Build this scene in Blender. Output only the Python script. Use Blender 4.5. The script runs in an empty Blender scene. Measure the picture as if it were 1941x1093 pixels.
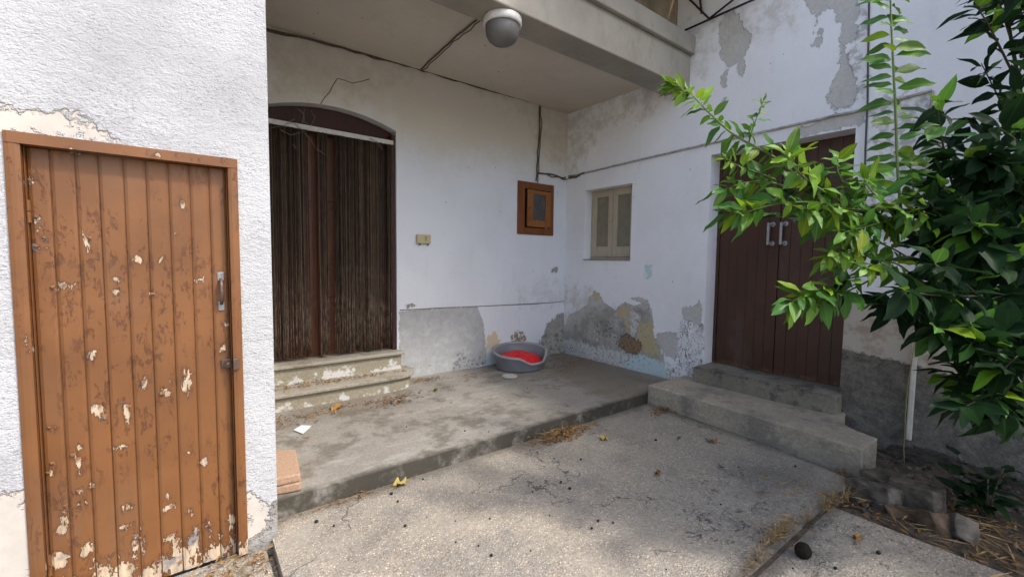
import bpy, bmesh, math, random
import numpy as np
from mathutils import Vector, Matrix
random.seed(7); RNG = np.random.default_rng(7)
scene = bpy.context.scene
COL = scene.collection
R = math.radians

# ------------------------------------------------------------------ camera
F_PX, CX, CY = 831.876, 970.5, 546.5          # focal length and centre in photo pixels (1941 wide)
YAW, PITCH, ROLL, CAM_H = R(37.556), R(3.744), R(.691), 1.5
FW = np.array([math.sin(YAW)*math.cos(PITCH), math.cos(YAW)*math.cos(PITCH), -math.sin(PITCH)])
_rt = np.array([math.cos(YAW), -math.sin(YAW), 0.]); _up = np.cross(_rt, FW)
RT = _rt*math.cos(ROLL)+_up*math.sin(ROLL); UP = -_rt*math.sin(ROLL)+_up*math.cos(ROLL)
CAM = np.array([0, 0, CAM_H])
cd = bpy.data.cameras.new('camera'); cam = bpy.data.objects.new('camera', cd); COL.objects.link(cam)
cd.sensor_width = 36.; cd.lens = F_PX/1941*36; cd.clip_start = .05; cd.clip_end = 2000
m = Matrix([[RT[i], UP[i], -FW[i], CAM[i]] for i in range(3)]+[[0, 0, 0, 1]]); cam.matrix_world = m
scene.camera = cam

# ------------------------------------------------------------------ world, sun, exposure
SUN = Vector((-.60, 1., -1.464)).normalized()       # direction the light travels
EL = math.asin(-SUN.z); AZ = math.atan2(-SUN.x, -SUN.y)   # compass angle of the sun from +Y to +X
w = bpy.data.worlds.new('World'); scene.world = w; w.use_nodes = True
wn = w.node_tree; wn.nodes.clear()
sky = wn.nodes.new('ShaderNodeTexSky'); sky.sky_type = 'NISHITA'; sky.sun_disc = False
sky.sun_elevation = EL; sky.sun_rotation = AZ; sky.air_density = 1.0; sky.dust_density = 3.6; sky.ozone_density = 1.0
bg = wn.nodes.new('ShaderNodeBackground'); bg.inputs['Strength'].default_value = .15
wo = wn.nodes.new('ShaderNodeOutputWorld'); wn.links.new(sky.outputs[0], bg.inputs[0]); wn.links.new(bg.outputs[0], wo.inputs[0])
sd = bpy.data.lights.new('sun', 'SUN'); sd.energy = 1.3; sd.angle = R(5); sd.color = (1, .965, .91)
so = bpy.data.objects.new('sun', sd); COL.objects.link(so); so.rotation_euler = SUN.to_track_quat('-Z', 'Y').to_euler()
so.location = (3, -4, 8)
vs = scene.view_settings; vs.view_transform = 'Standard'; vs.look = 'None'; vs.gamma = 1; vs.use_curve_mapping = False
vs.exposure = 1.4
cy = scene.cycles; cy.max_bounces = 6; cy.diffuse_bounces = 3; cy.glossy_bounces = 2; cy.transmission_bounces = 2; cy.transparent_max_bounces = 4; cy.caustics_reflective = False; cy.caustics_refractive = False

# ------------------------------------------------------------------ places measured in the photograph
YL, YB, XR, ZS, YS, ZC = 2.559, 4.716, 4.616, .11, 2.74, 3.624   # outbuilding face, porch wall, side wall, porch floor level and edge, ceiling
def ray(px, py): return FW+RT*(px-CX)/F_PX-UP*(py-CY)/F_PX
def on(px, py, ax, v):                                # point of the plane axis ax = v that shows at that place of the photo
    d = ray(px, py); return CAM+d*((v-CAM[ax])/d[ax])
def at(px, py, depth): return CAM+ray(px, py)*depth

# ------------------------------------------------------------------ mesh helpers
class MB:
    def __init__(s): s.v = []; s.f = []
    def add(s, vs, fs):
        o = len(s.v); s.v += [tuple(map(float, p)) for p in vs]; s.f += [tuple(i+o for i in f) for f in fs]; return s
    def box(s, x0, x1, y0, y1, z0, z1, M=None):
        vs = [Vector((x, y, z)) for x in (x0, x1) for y in (y0, y1) for z in (z0, z1)]
        if M is not None: vs = [M @ p for p in vs]
        return s.add(vs, [(0, 1, 3, 2), (4, 6, 7, 5), (0, 4, 5, 1), (2, 3, 7, 6), (0, 2, 6, 4), (1, 5, 7, 3)])
    def tube(s, pts, r, n=6, caps=True):
        pts = [Vector(p) for p in pts]; k = len(pts)
        rs = r if hasattr(r, '__len__') else [r]*k
        ref = None; vs = []
        for i, p in enumerate(pts):
            t = (pts[min(i+1, k-1)]-pts[max(i-1, 0)]).normalized()
            if ref is None: ref = t.orthogonal().normalized()
            a = (ref-t*ref.dot(t)).normalized(); b = t.cross(a); ref = a
            vs += [p+(a*math.cos(2*math.pi*j/n)+b*math.sin(2*math.pi*j/n))*rs[i] for j in range(n)]
        fs = [(i*n+j, i*n+(j+1) % n, (i+1)*n+(j+1) % n, (i+1)*n+j) for i in range(k-1) for j in range(n)]
        if caps: fs += [tuple(range(n-1, -1, -1)), tuple(range((k-1)*n, k*n))]
        return s.add(vs, fs)
    def lathe(s, prof, c, n=24, M=None):
        vs = []
        for r, z in prof:
            for j in range(n):
                a = 2*math.pi*j/n; p = Vector((r*math.cos(a), r*math.sin(a), z))
                vs.append((M @ p if M is not None else p)+Vector(c))
        k = len(prof)
        fs = [(i*n+j, i*n+(j+1) % n, (i+1)*n+(j+1) % n, (i+1)*n+j) for i in range(k-1) for j in range(n)]
        return s.add(vs, fs)
    def prism(s, poly, z0, z1):
        n = len(poly)
        a = sum(poly[i][0]*poly[(i+1) % n][1]-poly[(i+1) % n][0]*poly[i][1] for i in range(n))
        if a < 0: poly = poly[::-1]
        vs = [(x, y, z0) for x, y in poly]+[(x, y, z1) for x, y in poly]
        fs = [tuple(range(n-1, -1, -1)), tuple(range(n, 2*n))]+[(i, (i+1) % n, n+(i+1) % n, n+i) for i in range(n)]
        return s.add(vs, fs)
    def mesh(s, name, mat, smooth=False):
        me = bpy.data.meshes.new(name); me.from_pydata(s.v, [], s.f); me.validate()
        if mat: me.materials.append(mat)
        if smooth:
            me.polygons.foreach_set('use_smooth', [True]*len(me.polygons))
        me.update(); return me
    def build(s, name, mat, parent=None, smooth=False, bevel=0, seg=2):
        return link(name, s.mesh(name, mat, smooth), parent, bevel, seg)
def link(name, me, parent=None, bevel=0, seg=2):
    o = bpy.data.objects.new(name, me); COL.objects.link(o)
    if parent: adopt(o, parent)
    if bevel:
        b = o.modifiers.new('bevel', 'BEVEL'); b.width = bevel; b.segments = seg; b.limit_method = 'ANGLE'; b.angle_limit = R(40)
    return o
def adopt(o, parent):
    o.parent = parent
    if parent.type == 'EMPTY': o.matrix_parent_inverse = Matrix.Translation(-parent.location)
def thing(name, label, cat, loc, group=None):
    o = bpy.data.objects.new(name, None); COL.objects.link(o); o.location = loc; o.empty_display_size = .1
    return tag(o, label, cat, group)
def tag(o, label, cat, group=None):
    o['label'] = label; o['category'] = cat
    if group: o['group'] = group
    return o
def struct(o): o['kind'] = 'structure'; return o
def stuff(o): o['kind'] = 'stuff'; return o
def lab(o, t): o['label'] = t; return o

# ------------------------------------------------------------------ material helpers
class Mt:
    def __init__(s, name):
        s.m = bpy.data.materials.new(name); s.m.use_nodes = True; s.t = s.m.node_tree; s.t.nodes.clear()
        s.o = s.t.nodes.new('ShaderNodeOutputMaterial')
        g = s.t.nodes.new('ShaderNodeNewGeometry'); s.pos = g.outputs['Position']
        s.memo = {}
    def put(s, sock, v):
        if isinstance(v, bpy.types.NodeSocket): s.t.links.new(v, sock)
        elif sock.type == 'RGBA' and not hasattr(v, '__len__'): sock.default_value = (v, v, v, 1)
        elif sock.type == 'RGBA': sock.default_value = tuple(v)+((1,) if len(v) == 3 else ())
        else: sock.default_value = v
    def node(s, typ, ins, **props):
        n = s.t.nodes.new(typ)
        for k, v in props.items(): setattr(n, k, v)
        for k, v in ins.items(): s.put(n.inputs[k], v)
        return n
    def vec(s, scale=(1, 1, 1), loc=(0, 0, 0), rot=(0, 0, 0), src=None):
        k = ('vec', scale, loc, rot, id(src))
        if k not in s.memo: s.memo[k] = s.node('ShaderNodeMapping', {'Vector': src or s.pos, 'Scale': scale, 'Location': loc, 'Rotation': rot}).outputs[0]
        return s.memo[k]
    def objco(s):
        return s.node('ShaderNodeTexCoord', {}).outputs['Object']
    def objrnd(s): return s.node('ShaderNodeObjectInfo', {}).outputs['Random']
    def noise(s, scale, detail=4, rough=.55, vec=None, dist=0, col=False):
        k = ('noise', scale, detail, rough, vec.as_pointer() if vec else 0, dist)
        if k not in s.memo: s.memo[k] = s.node('ShaderNodeTexNoise', {'Vector': vec or s.pos, 'Scale': scale, 'Detail': detail, 'Roughness': rough, 'Distortion': dist})
        return s.memo[k].outputs[1 if col else 0]
    def vor(s, scale, vec=None, feature='F1', out='Distance', rand=1):
        return s.node('ShaderNodeTexVoronoi', {'Vector': vec or s.pos, 'Scale': scale, 'Randomness': rand}, feature=feature).outputs[out]
    def ma(s, op, a, b=0., c=0.):
        return s.node('ShaderNodeMath', {0: a, 1: b, 2: c}, operation=op).outputs[0]
    def ss(s, x, a, b, lo=0., hi=1.):
        return s.node('ShaderNodeMapRange', {'Value': x, 'From Min': a, 'From Max': b, 'To Min': lo, 'To Max': hi}, interpolation_type='SMOOTHSTEP').outputs[0]
    def mix(s, f, a, b, mode='MIX'):
        n = s.node('ShaderNodeMix', {0: f}, data_type='RGBA', blend_type=mode)
        s.put(n.inputs[6], a); s.put(n.inputs[7], b); return n.outputs[2]
    def attr(s, name): return s.node('ShaderNodeAttribute', {}, attribute_name=name).outputs['Fac']
    def sep(s, v=None):
        return s.node('ShaderNodeSeparateXYZ', {0: v or s.pos}).outputs
    def ramp(s, f, pts):
        n = s.t.nodes.new('ShaderNodeValToRGB'); s.put(n.inputs[0], f); e = n.color_ramp.elements
        while len(e) < len(pts): e.new(.5)
        for el, (p, c) in zip(e, pts): el.position = p; el.color = tuple(c)+(1,)
        return n.outputs[0]
    def bump(s, h, dist, strength=1., normal=None):
        n = s.node('ShaderNodeBump', {'Height': h, 'Distance': dist, 'Strength': strength})
        if normal is not None: s.put(n.inputs['Normal'], normal)
        return n.outputs[0]
    def out(s, base, rough=.8, normal=None, spec=.3, metal=0., extra=None):
        b = s.node('ShaderNodeBsdfPrincipled', {'Base Color': base, 'Roughness': rough, 'Metallic': metal, 'Specular IOR Level': spec})
        if normal is not None: s.put(b.inputs['Normal'], normal)
        for k, v in (extra or {}).items(): s.put(b.inputs[k], v)
        s.t.links.new(b.outputs[0], s.o.inputs[0]); s.b = b; return s.m
def mul(m_, c, f):  # multiply a colour by a factor socket
    return m_.mix(1., c, f, 'MULTIPLY')
def torgb(m_, f): return f

# mask of a traced patch: distance attribute + ragged noise
def ragged(m_, name, amp=.03, scale=14, edge=.006, vec=None, detail=4):
    scale = min((7, 16, 26), key=lambda q: abs(q-scale))
    n = m_.noise(scale, 4, .68, vec); f = m_.noise(60, 3, .7)
    d = m_.ma('ADD', m_.ma('MULTIPLY', m_.ma('SUBTRACT', n, .5), amp*3.2), m_.ma('MULTIPLY', m_.ma('SUBTRACT', f, .5), .035))
    return m_.ss(m_.ma('ADD', m_.attr(name), d), -edge, edge)

# ---- signed distance (inside > 0) of grid points to polygons / ellipses
def sdf_poly(P, poly):
    poly = np.asarray(poly, float); n = len(poly); d = np.full(len(P), 1e9); ins = np.zeros(len(P), bool)
    for i in range(n):
        a = poly[i]; b = poly[(i+1) % n]; e = b-a; w_ = P-a
        t = np.clip((w_@e)/max(e@e, 1e-12), 0, 1); d = np.minimum(d, np.linalg.norm(w_-t[:, None]*e, axis=1))
        c = (a[1] > P[:, 1]) != (b[1] > P[:, 1])
        with np.errstate(divide='ignore', invalid='ignore'):
            xi = a[0]+(P[:, 1]-a[1])*e[0]/(e[1] if e[1] != 0 else 1e-12)
        ins ^= c & (P[:, 0] < xi)
    return np.where(ins, d, -d)
def sdf_many(P, polys):
    r = np.full(len(P), -1.)
    for q in polys: r = np.maximum(r, sdf_poly(P, q))
    return r
def set_attr(me, name, vals):
    a = me.attributes.new(name, 'FLOAT', 'POINT'); a.data.foreach_set('value', np.asarray(vals, np.float32))

# ---- a wall: gridded face with openings, real thickness, distance attributes
def wall(name, ax, val, thick, u0, u1, v0, v1, holes, patches, mat, parent, step=.04, arch=None, skew=None):
    # ax: axis of the normal; u = the other horizontal axis, v = z. thick goes away from the camera
    def ticks(a, b, cuts):
        t = set(np.round(np.arange(a, b+1e-6, step), 4)) | {a, b}
        t = [x for x in t if all(abs(x-c) > step*.35 for c in cuts)]+list(cuts)
        return np.array(sorted(t))
    us = ticks(u0, u1, [x for h in holes for x in h[:2]]); vs_ = ticks(v0, v1, [x for h in holes for x in h[2:]])
    nu, nv = len(us), len(vs_)
    U, V_ = np.meshgrid(us, vs_, indexing='ij'); U = U.copy(); V_ = V_.copy()
    if arch:                                           # (u0,u1,spring,fn): rows above the opening follow the arch
        a0, a1, sp, fn = arch
        for i, u in enumerate(us):
            if a0-1e-6 <= u <= a1+1e-6:
                k = V_[i] >= sp-1e-6; V_[i, k] = fn(u)+(V_[i, k]-sp)/(v1-sp)*(v1-fn(u))
    pts = np.zeros((nu*nv, 3)); pts[:, ax] = val; pts[:, 1-ax] = U.ravel(); pts[:, 2] = V_.ravel()
    fs = []
    uc = (us[1:]+us[:-1])/2; vc = (vs_[1:]+vs_[:-1])/2
    for i in range(nu-1):
        for j in range(nv-1):
            if any(h[0] < uc[i] < h[1] and h[2] < vc[j] < h[3] for h in holes): continue
            a = i*nv+j; q = (a, a+nv, a+nv+1, a+1)
            fs.append(q if ax == 1 else q[::-1])
    me = bpy.data.meshes.new(name); me.from_pydata(pts.tolist(), [], fs)
    uv = np.stack([U.ravel(), V_.ravel()], 1)
    for k, polys in patches.items():
        set_attr(me, k, np.clip(sdf_many(uv, polys), -.5, .5))
    bm = bmesh.new(); bm.from_mesh(me)
    be = [e for e in bm.edges if e.is_boundary]
    g = bmesh.ops.extrude_edge_only(bm, edges=be)
    off = Vector((0, 0, 0)); off[ax] = thick
    bmesh.ops.translate(bm, vec=off, verts=[x for x in g['geom'] if isinstance(x, bmesh.types.BMVert)])
    for x in g['geom']:                                  # reveals and returns keep plain paint
        if isinstance(x, bmesh.types.BMVert):
            for k in patches: x[bm.verts.layers.float[k]] = -.5
    loose = [x for x in bm.verts if not x.link_faces]; bmesh.ops.delete(bm, geom=loose, context='VERTS')
    bm.to_mesh(me); bm.free(); me.materials.append(mat)
    return link(name, me, parent)
def P2(ax, val, pts):                                   # traced patch -> (u, z) on the wall plane
    r = []
    for q in pts:
        p = on(q[0], q[1], ax, val); r.append((p[1-ax], p[2]))
    return r

# ================================================================== materials
def white_wall(name, seed, tint=(.735, .75, .785)):
    """old white paint over cement; each traced layer has its own distance attribute"""
    t = Mt(name); z = t.sep()[2]
    base = t.mix(t.ss(t.noise(1.3, 4, .6, t.vec(loc=(seed, 0, 0))), .35, .75), tint, tuple(c*.92 for c in tint))
    run = t.noise(5, 4, .7, t.vec((1, 1, .2), loc=(0, seed, 0)))
    base = t.mix(t.ma('MULTIPLY', t.ss(run, .55, .8), .32), base, (.52, .49, .44))
    sp = t.ss(t.vor(9, t.vec((1, 1, .8), loc=(seed, 1, 2))), .06, .04)
    sp = t.ma('MULTIPLY', sp, t.ss(t.noise(2.2, 2, .5, t.vec(loc=(4, seed, 0))), .50, .6))
    base = t.mix(sp, base, (.16, .13, .10))
    h = t.ma('MULTIPLY', t.noise(16, 4, .68), .004)
    return t, base, h, z
def layer(t, base, nrm, mask, col, depth, rough_scale=40, var=.35):
    n = t.noise(min((16, 26), key=lambda q: abs(q-rough_scale)), 4, .68); c = t.mix(t.ss(n, .3, .75), col, tuple(x*(1-var) for x in col))
    b = t.mix(mask, base, c)
    return b, t.ma('ADD', nrm, t.ma('MULTIPLY', t.ma('MULTIPLY', mask, t.ma('SUBTRACT', t.ma('MULTIPLY', n, .4), 1.)), depth))

def mat_side_wall():
    t, b, n, z = white_wall('side_wall_paint', 3.1, (.80, .805, .825))
    nA = t.noise(7, 4, .68); nB = t.noise(16, 4, .68); nC = t.noise(26, 4, .68)
    flat = lambda m_, c: t.mix(m_, b, c)
    g = ragged(t, 'grey', .04, 16, .004); b, n = layer(t, b, n, g, (.55, .535, .505), .010, 26, .16)
    lg = ragged(t, 'lowgrey', .06, 16, .08); b = flat(t.ma('MULTIPLY', t.ma('MULTIPLY', g, lg), t.ss(nA, .30, .62, .35, .95)), (.31, .295, .265))
    isl = t.ma('MULTIPLY', ragged(t, 'lowgrey', .10, 16, .02), t.ss(t.noise(13, 5, .75, t.vec(loc=(6, 1, 4))), .58, .61)); b = flat(isl, (.66, .665, .68)); n = t.ma('ADD', n, t.ma('MULTIPLY', isl, .005))
    dmp = t.ma('MULTIPLY', ragged(t, 'lowgrey', .10, 16, .05), t.ss(t.noise(5, 5, .7, t.vec(loc=(2, 6, 4))), .48, .66)); b = flat(t.ma('MULTIPLY', dmp, .6), (.19, .175, .155))
    wv = t.ma('MULTIPLY', ragged(t, 'wash', .16, 7, .02), t.ss(nB, .42, .6)); b = flat(wv, (.47, .465, .455))
    y = ragged(t, 'yellow', .06, 16, .02); b = flat(t.ma('MULTIPLY', y, .8), (.50, .41, .23))
    fl = t.ma('MULTIPLY', ragged(t, 'pale', .08, 16, .02), t.ss(nC, .40, .50)); b = flat(fl, (.60, .60, .59))
    k = t.ma('MULTIPLY', ragged(t, 'mould', .10, 16, .03), t.ss(nC, .52, .60)); b = flat(t.ma('MULTIPLY', k, .8), (.08, .075, .07))
    bl = t.ma('MULTIPLY', ragged(t, 'blue', .05, 26, .006), t.ss(nC, .40, .46)); b = flat(bl, (.50, .64, .66))
    br = ragged(t, 'brown', .06, 26, .006); b, n = layer(t, b, n, br, (.34, .235, .145), .025, 26, .6)
    rw = ragged(t, 'rough', .04, 16, .008); spk = t.ss(t.noise(95, 2, .6, t.vec((1, 1, .5))), .52, .6)
    b = flat(rw, t.mix(t.ma('MULTIPLY', spk, t.ss(nA, .40, .58)), (.78, .78, .80), (.16, .155, .15)))
    n = t.ma('ADD', n, t.ma('MULTIPLY', t.ma('MULTIPLY', rw, spk), -.006))
    b = flat(ragged(t, 'beige', .02, 16, .01), t.mix(t.ss(nA, .48, .66), (.46, .42, .355), (.34, .28, .225)))
    dk = ragged(t, 'dark', .025, 16, .006); dkn = t.noise(9, 6, .78, t.vec(loc=(1, 2, 3)))
    dc = t.ramp(dkn, [(.28, (.065, .060, .052)), (.46, (.125, .116, .10)), (.6, (.20, .184, .155)), (.8, (.33, .30, .255))])
    b = flat(dk, t.mix(t.ss(t.noise(70, 3, .7), .60, .68), dc, (.26, .245, .22))); n = t.ma('ADD', n, t.ma('MULTIPLY', t.ma('MULTIPLY', dk, t.noise(70, 3, .7)), .012))
    rb = ragged(t, 'rubble', .06, 7, .01); rcn = t.noise(8, 6, .75, t.vec((1, 1, 2.)))
    b = flat(rb, t.ramp(rcn, [(.3, (.04, .033, .028)), (.48, (.12, .098, .08)), (.7, (.22, .175, .135))])); n = t.ma('ADD', n, t.ma('MULTIPLY', t.ma('MULTIPLY', rb, rcn), .10))
    dirt = t.ma('MULTIPLY', ragged(t, 'dirt', .2, 7, .12), t.ss(nA, .35, .65)); b = flat(t.ma('MULTIPLY', dirt, .42), (.36, .31, .24))
    return t.out(b, .85, t.bump(n, 1.), .2)
def mat_porch_wall():
    t, b, n, z = white_wall('porch_wall_paint', 8.4, (.69, .705, .74))
    nA = t.noise(7, 4, .68); nC = t.noise(26, 4, .68)
    flat = lambda m_, c: t.mix(m_, b, c)
    g = ragged(t, 'grey', .022, 26, .004); b, n = layer(t, b, n, g, (.43, .43, .425), .010, 16, .18); b = flat(t.ma('MULTIPLY', g, t.ma('MULTIPLY', t.ss(nA, .5, .7), .45)), (.56, .56, .55))
    g2 = ragged(t, 'grey2', .06, 16, .005); b, n = layer(t, b, n, g2, (.37, .35, .315), .012, 26, .35)
    b = flat(ragged(t, 'cream', .04, 26, .008), (.60, .49, .34))
    br = t.ma('MULTIPLY', ragged(t, 'brown', .06, 26, .01), t.ss(nC, .42, .5)); b = flat(br, (.26, .20, .14))
    k = t.ma('MULTIPLY', ragged(t, 'mould', .09, 16, .03), t.ss(nC, .50, .60)); b = flat(t.ma('MULTIPLY', k, .75), (.12, .115, .11))
    yl = ragged(t, 'warm_bounce', .22, 7, .30); b = flat(t.ma('MULTIPLY', yl, .6), (.58, .51, .37))  # warm bounced light below the ceiling, painted into the wall colour
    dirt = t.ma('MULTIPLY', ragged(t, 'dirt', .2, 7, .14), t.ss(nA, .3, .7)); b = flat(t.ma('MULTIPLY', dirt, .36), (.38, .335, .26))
    return t.out(b, .85, t.bump(n, 1.), .2)
def mat_stucco():
    t = Mt('sprayed_stucco')
    v = t.vec((1, 1, 1.7))
    n1 = t.noise(70, 3, .6, v, .5); bl = t.noise(150, 2, .6, v)
    n0 = t.noise(17, 4, .65, t.vec((1, 1, 1.5), loc=(2, 2, 2)), .4)
    h = t.ma('ADD', t.ma('ADD', n1, t.ma('MULTIPLY', bl, .5)), t.ma('MULTIPLY', n0, 1.5))
    b = t.mix(t.ss(t.noise(1.7, 4, .6), .3, .75), (.495, .50, .515), (.435, .44, .45))
    c = ragged(t, 'smooth', .06, 16, .012); sm = t.ma('SUBTRACT', 1., c)
    n = t.ma('MULTIPLY', t.ma('MULTIPLY', h, sm), .0065)
    pit = t.ma('MULTIPLY', t.ma('MULTIPLY', t.ss(n1, .45, .37), t.ss(t.noise(5, 4, .7), .36, .58)), sm)
    b = t.mix(t.ma('MULTIPLY', pit, .75), b, (.28, .275, .29)); b = t.mix(t.ma('MULTIPLY', t.ma('MULTIPLY', t.ss(t.noise(3.5, 5, .7, t.vec((1, 1, .3), loc=(9, 9, 9))), .55, .75), .4), sm), b, (.40, .40, .41))
    g = t.ma('MULTIPLY', ragged(t, 'grey', .10, 16, .02), t.ss(n1, .42, .54)); b = t.mix(g, b, (.38, .38, .40))
    b = t.mix(c, b, t.mix(t.ss(t.noise(7, 4, .68), .35, .7), (.52, .475, .42), (.44, .41, .37)))
    ce = ragged(t, 'cement', .03, 26, .004); b, n = layer(t, b, n, ce, (.36, .345, .32), .012, 26, .4)
    return t.out(b, .9, t.bump(n, 1.), .15)
def mat_ceiling():
    t = Mt('ceiling_paint')
    b = t.mix(t.ss(t.noise(1.1, 5, .6), .3, .75), (.59, .535, .46), (.51, .46, .39))
    b = t.mix(t.ma('MULTIPLY', t.ss(t.noise(4, 6, .7), .55, .75), .3), b, (.36, .32, .27))
    sp = t.ma('MULTIPLY', t.ss(t.vor(6, t.vec(loc=(.3, .2, .7))), .075, .04), t.ss(t.noise(2, 3, .5), .42, .52)); b = t.mix(sp, b, (.08, .06, .05))
    return t.out(b, .85, t.bump(t.noise(16, 5, .6), .006, .5), .2)
def mat_beam():
    t = Mt('beam_paint')
    b = t.mix(t.ss(t.noise(1.6, 5, .6), .3, .75), (.33, .312, .268), (.255, .238, .20))
    b = t.mix(t.ma('MULTIPLY', t.ss(t.noise(7, 6, .7, t.vec((1, 1, .4))), .5, .7), .4), b, (.19, .17, .135))
    sp = t.ma('MULTIPLY', t.ss(t.vor(8, t.vec(loc=(.1, .6, .2))), .07, .03), t.ss(t.noise(2.5, 3, .5), .48, .56)); b = t.mix(sp, b, (.07, .055, .045))
    return t.out(b, .85, t.bump(t.noise(28, 6, .65), .008, .6), .2)
def mat_concrete(name, c0, c1, stain=.5, grain=60, aggr=0.):
    t = Mt(name)
    b = t.mix(t.ss(t.noise(1.4, 6, .62, None, .3), .32, .7), c0, c1)
    b = t.mix(t.ma('MULTIPLY', t.ss(t.noise(3.1, 7, .68, t.vec(loc=(5, 2, 1)), .5), .52, .72), stain), b, tuple(x*.38 for x in c0))
    b = t.mix(t.ma('MULTIPLY', t.ss(t.noise(6, 6, .7, t.vec((1.6, 1, 1), loc=(1, 7, 1))), .58, .74), .5), b, tuple(min(1, x*1.45) for x in c0))
    b = t.mix(1., b, t.ramp(t.noise(grain, 5, .7), [(.25, (.72, .72, .72)), (.75, (1.22, 1.22, 1.22))]), 'MULTIPLY')
    h = t.ma('ADD', t.noise(grain, 5, .7), t.ma('MULTIPLY', t.noise(7, 4, .6), 1.4))
    n = t.bump(h, .004, .8)
    return t, b, n
def mat_porch_floor():
    t = Mt('porch_concrete')
    nL = t.noise(1.4, 5, .62, None, .3); nM = t.noise(4, 6, .7); nS = t.noise(46, 4, .7)
    sw = t.noise(5, 5, .7, t.vec((.6, 1.7, 1), rot=(0, 0, .5)))
    b = t.mix(t.ss(nL, .32, .7), (.27, .252, .222), (.215, .197, .168))
    b = t.mix(t.ma('MULTIPLY', t.ss(sw, .52, .70), .65), b, (.345, .33, .305))
    b = t.mix(t.ma('MULTIPLY', t.ss(nM, .48, .64), .7), b, (.11, .095, .075))
    b = t.mix(1., b, t.ramp(nS, [(.25, (.74, .74, .74)), (.75, (1.2, 1.2, 1.2))]), 'MULTIPLY')
    d = t.ma('ADD', t.attr('dirt'), t.ma('MULTIPLY', t.ma('SUBTRACT', nM, .5), 1.1))
    b = t.mix(t.ma('MULTIPLY', t.ss(d, -.12, .25), .75), b, (.175, .148, .11))
    b = t.mix(t.ma('MULTIPLY', t.attr('side'), t.ss(nM, .30, .55)), b, (.06, .054, .042))     # algae on the upright edge
    b = t.mix(t.ma('MULTIPLY', t.ss(t.noise(70, 3, .7, t.vec(loc=(3, 3, 3))), .66, .7), .7), b, (.06, .05, .04))
    return t.out(b, .8, t.bump(t.ma('ADD', nS, t.ma('MULTIPLY', nM, 1.3)), .004, .8), .25)
def mat_aggregate():
    t = Mt('exposed_aggregate')
    cell = t.node('ShaderNodeTexVoronoi', {'Vector': t.pos, 'Scale': 96.}, feature='F1')
    cr = t.sep(cell.outputs['Color'])
    peb = t.ramp(cr[0], [(0., (.15, .13, .11)), (.2, (.215, .19, .16)), (.45, (.29, .262, .222)), (.66, (.36, .31, .235)), (.85, (.43, .39, .33)), (1., (.58, .54, .48))])
    nS = t.noise(30, 4, .65); nB = t.noise(1.15, 5, .62, t.vec(loc=(3, 9, 0)), .4); nM = t.noise(2.6, 6, .7)
    mort = t.mix(t.ss(nS, .3, .7), (.225, .212, .192), (.285, .27, .245))
    pm = t.ma('MULTIPLY', t.ss(cell.outputs['Distance'], .62, .34), t.ss(nM, .32, .60, .35, 1.))
    b = t.mix(pm, mort, peb)
    b = t.mix(1., b, t.ramp(nB, [(.3, (.70, .68, .645)), (.48, (1.10, 1.06, .98)), (.68, (1.32, 1.24, 1.10))]), 'MULTIPLY')
    b = t.mix(t.ma('MULTIPLY', t.ss(nM, .50, .64), .5), b, (.20, .192, .178))
    ed = t.ma('ADD', t.attr('edge'), t.ma('MULTIPLY', t.ma('SUBTRACT', nM, .5), .8)); b = t.mix(t.ma('MULTIPLY', t.ss(ed, .0, .5), .6), b, (.13, .115, .09))
    lich = t.ss(t.noise(19, 5, .75, t.vec(loc=(2, 2, 0))), .54, .64)
    lm = t.ma('MULTIPLY', lich, t.ss(t.attr('lichen'), 0., .5)); b = t.mix(t.ma('MULTIPLY', lm, .7), b, (.05, .047, .04))
    b = t.mix(t.ma('MULTIPLY', t.ss(t.noise(60, 3, .7, t.vec(loc=(8, 2, 0))), .64, .70), .7), b, (.055, .048, .042))
    cr_ = t.ma('ABSOLUTE', t.ma('SUBTRACT', t.noise(.55, 6, .62, t.vec(loc=(1.3, 4.1, 0))), .5)); ck_ = t.ma('MULTIPLY', t.ss(cr_, .0035, .0012), t.ss(nM, .42, .52)); b = t.mix(t.ma('MULTIPLY', ck_, .75), b, (.05, .045, .04))
    return t.out(b, .82, t.bump(t.ma('SUBTRACT', t.ma('ADD', pm, t.ma('MULTIPLY', nS, 1.2)), ck_), .004, .9), .28)
def mat_kerb():
    t, b, n = mat_concrete('kerb_concrete', (.45, .39, .30), (.35, .31, .25), .35, 38)
    b = t.mix(t.ma('MULTIPLY', t.ss(t.noise(3.5, 6, .7, t.vec(loc=(7, 7, 0))), .55, .7), .5), b, (.33, .285, .205))
    b = t.mix(t.ma('MULTIPLY', t.ss(t.noise(2.2, 6, .7, t.vec(loc=(1, 3, 8))), .5, .62), .55), b, (.15, .143, .132))
    nz = t.bump(t.noise(9, 6, .75, t.vec((1, 1, 2.))), .05, .8, n)
    return t.out(b, .85, nz, .25)
def mat_threshold():
    t, b, n = mat_concrete('threshold_cement', (.26, .235, .19), (.20, .18, .145), .6, 40)
    g = t.ss(t.noise(5, 6, .7, t.vec(loc=(3, 0, 5))), .5, .6); b = t.mix(t.ma('MULTIPLY', g, .8), b, (.085, .08, .075))
    return t.out(b, .85, n, .25)
def mat_terrazzo():
    t = Mt('stone_step')
    b = t.ramp(t.noise(120, 4, .7), [(.3, (.16, .142, .112)), (.5, (.29, .262, .21)), (.7, (.42, .39, .33))])
    b = t.mix(t.ma('MULTIPLY', t.ss(t.noise(5, 6, .7), .5, .68), .55), b, (.13, .10, .07))
    return t.out(b, .7, t.bump(t.noise(70, 4, .6), .003, .7), .3)
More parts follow.
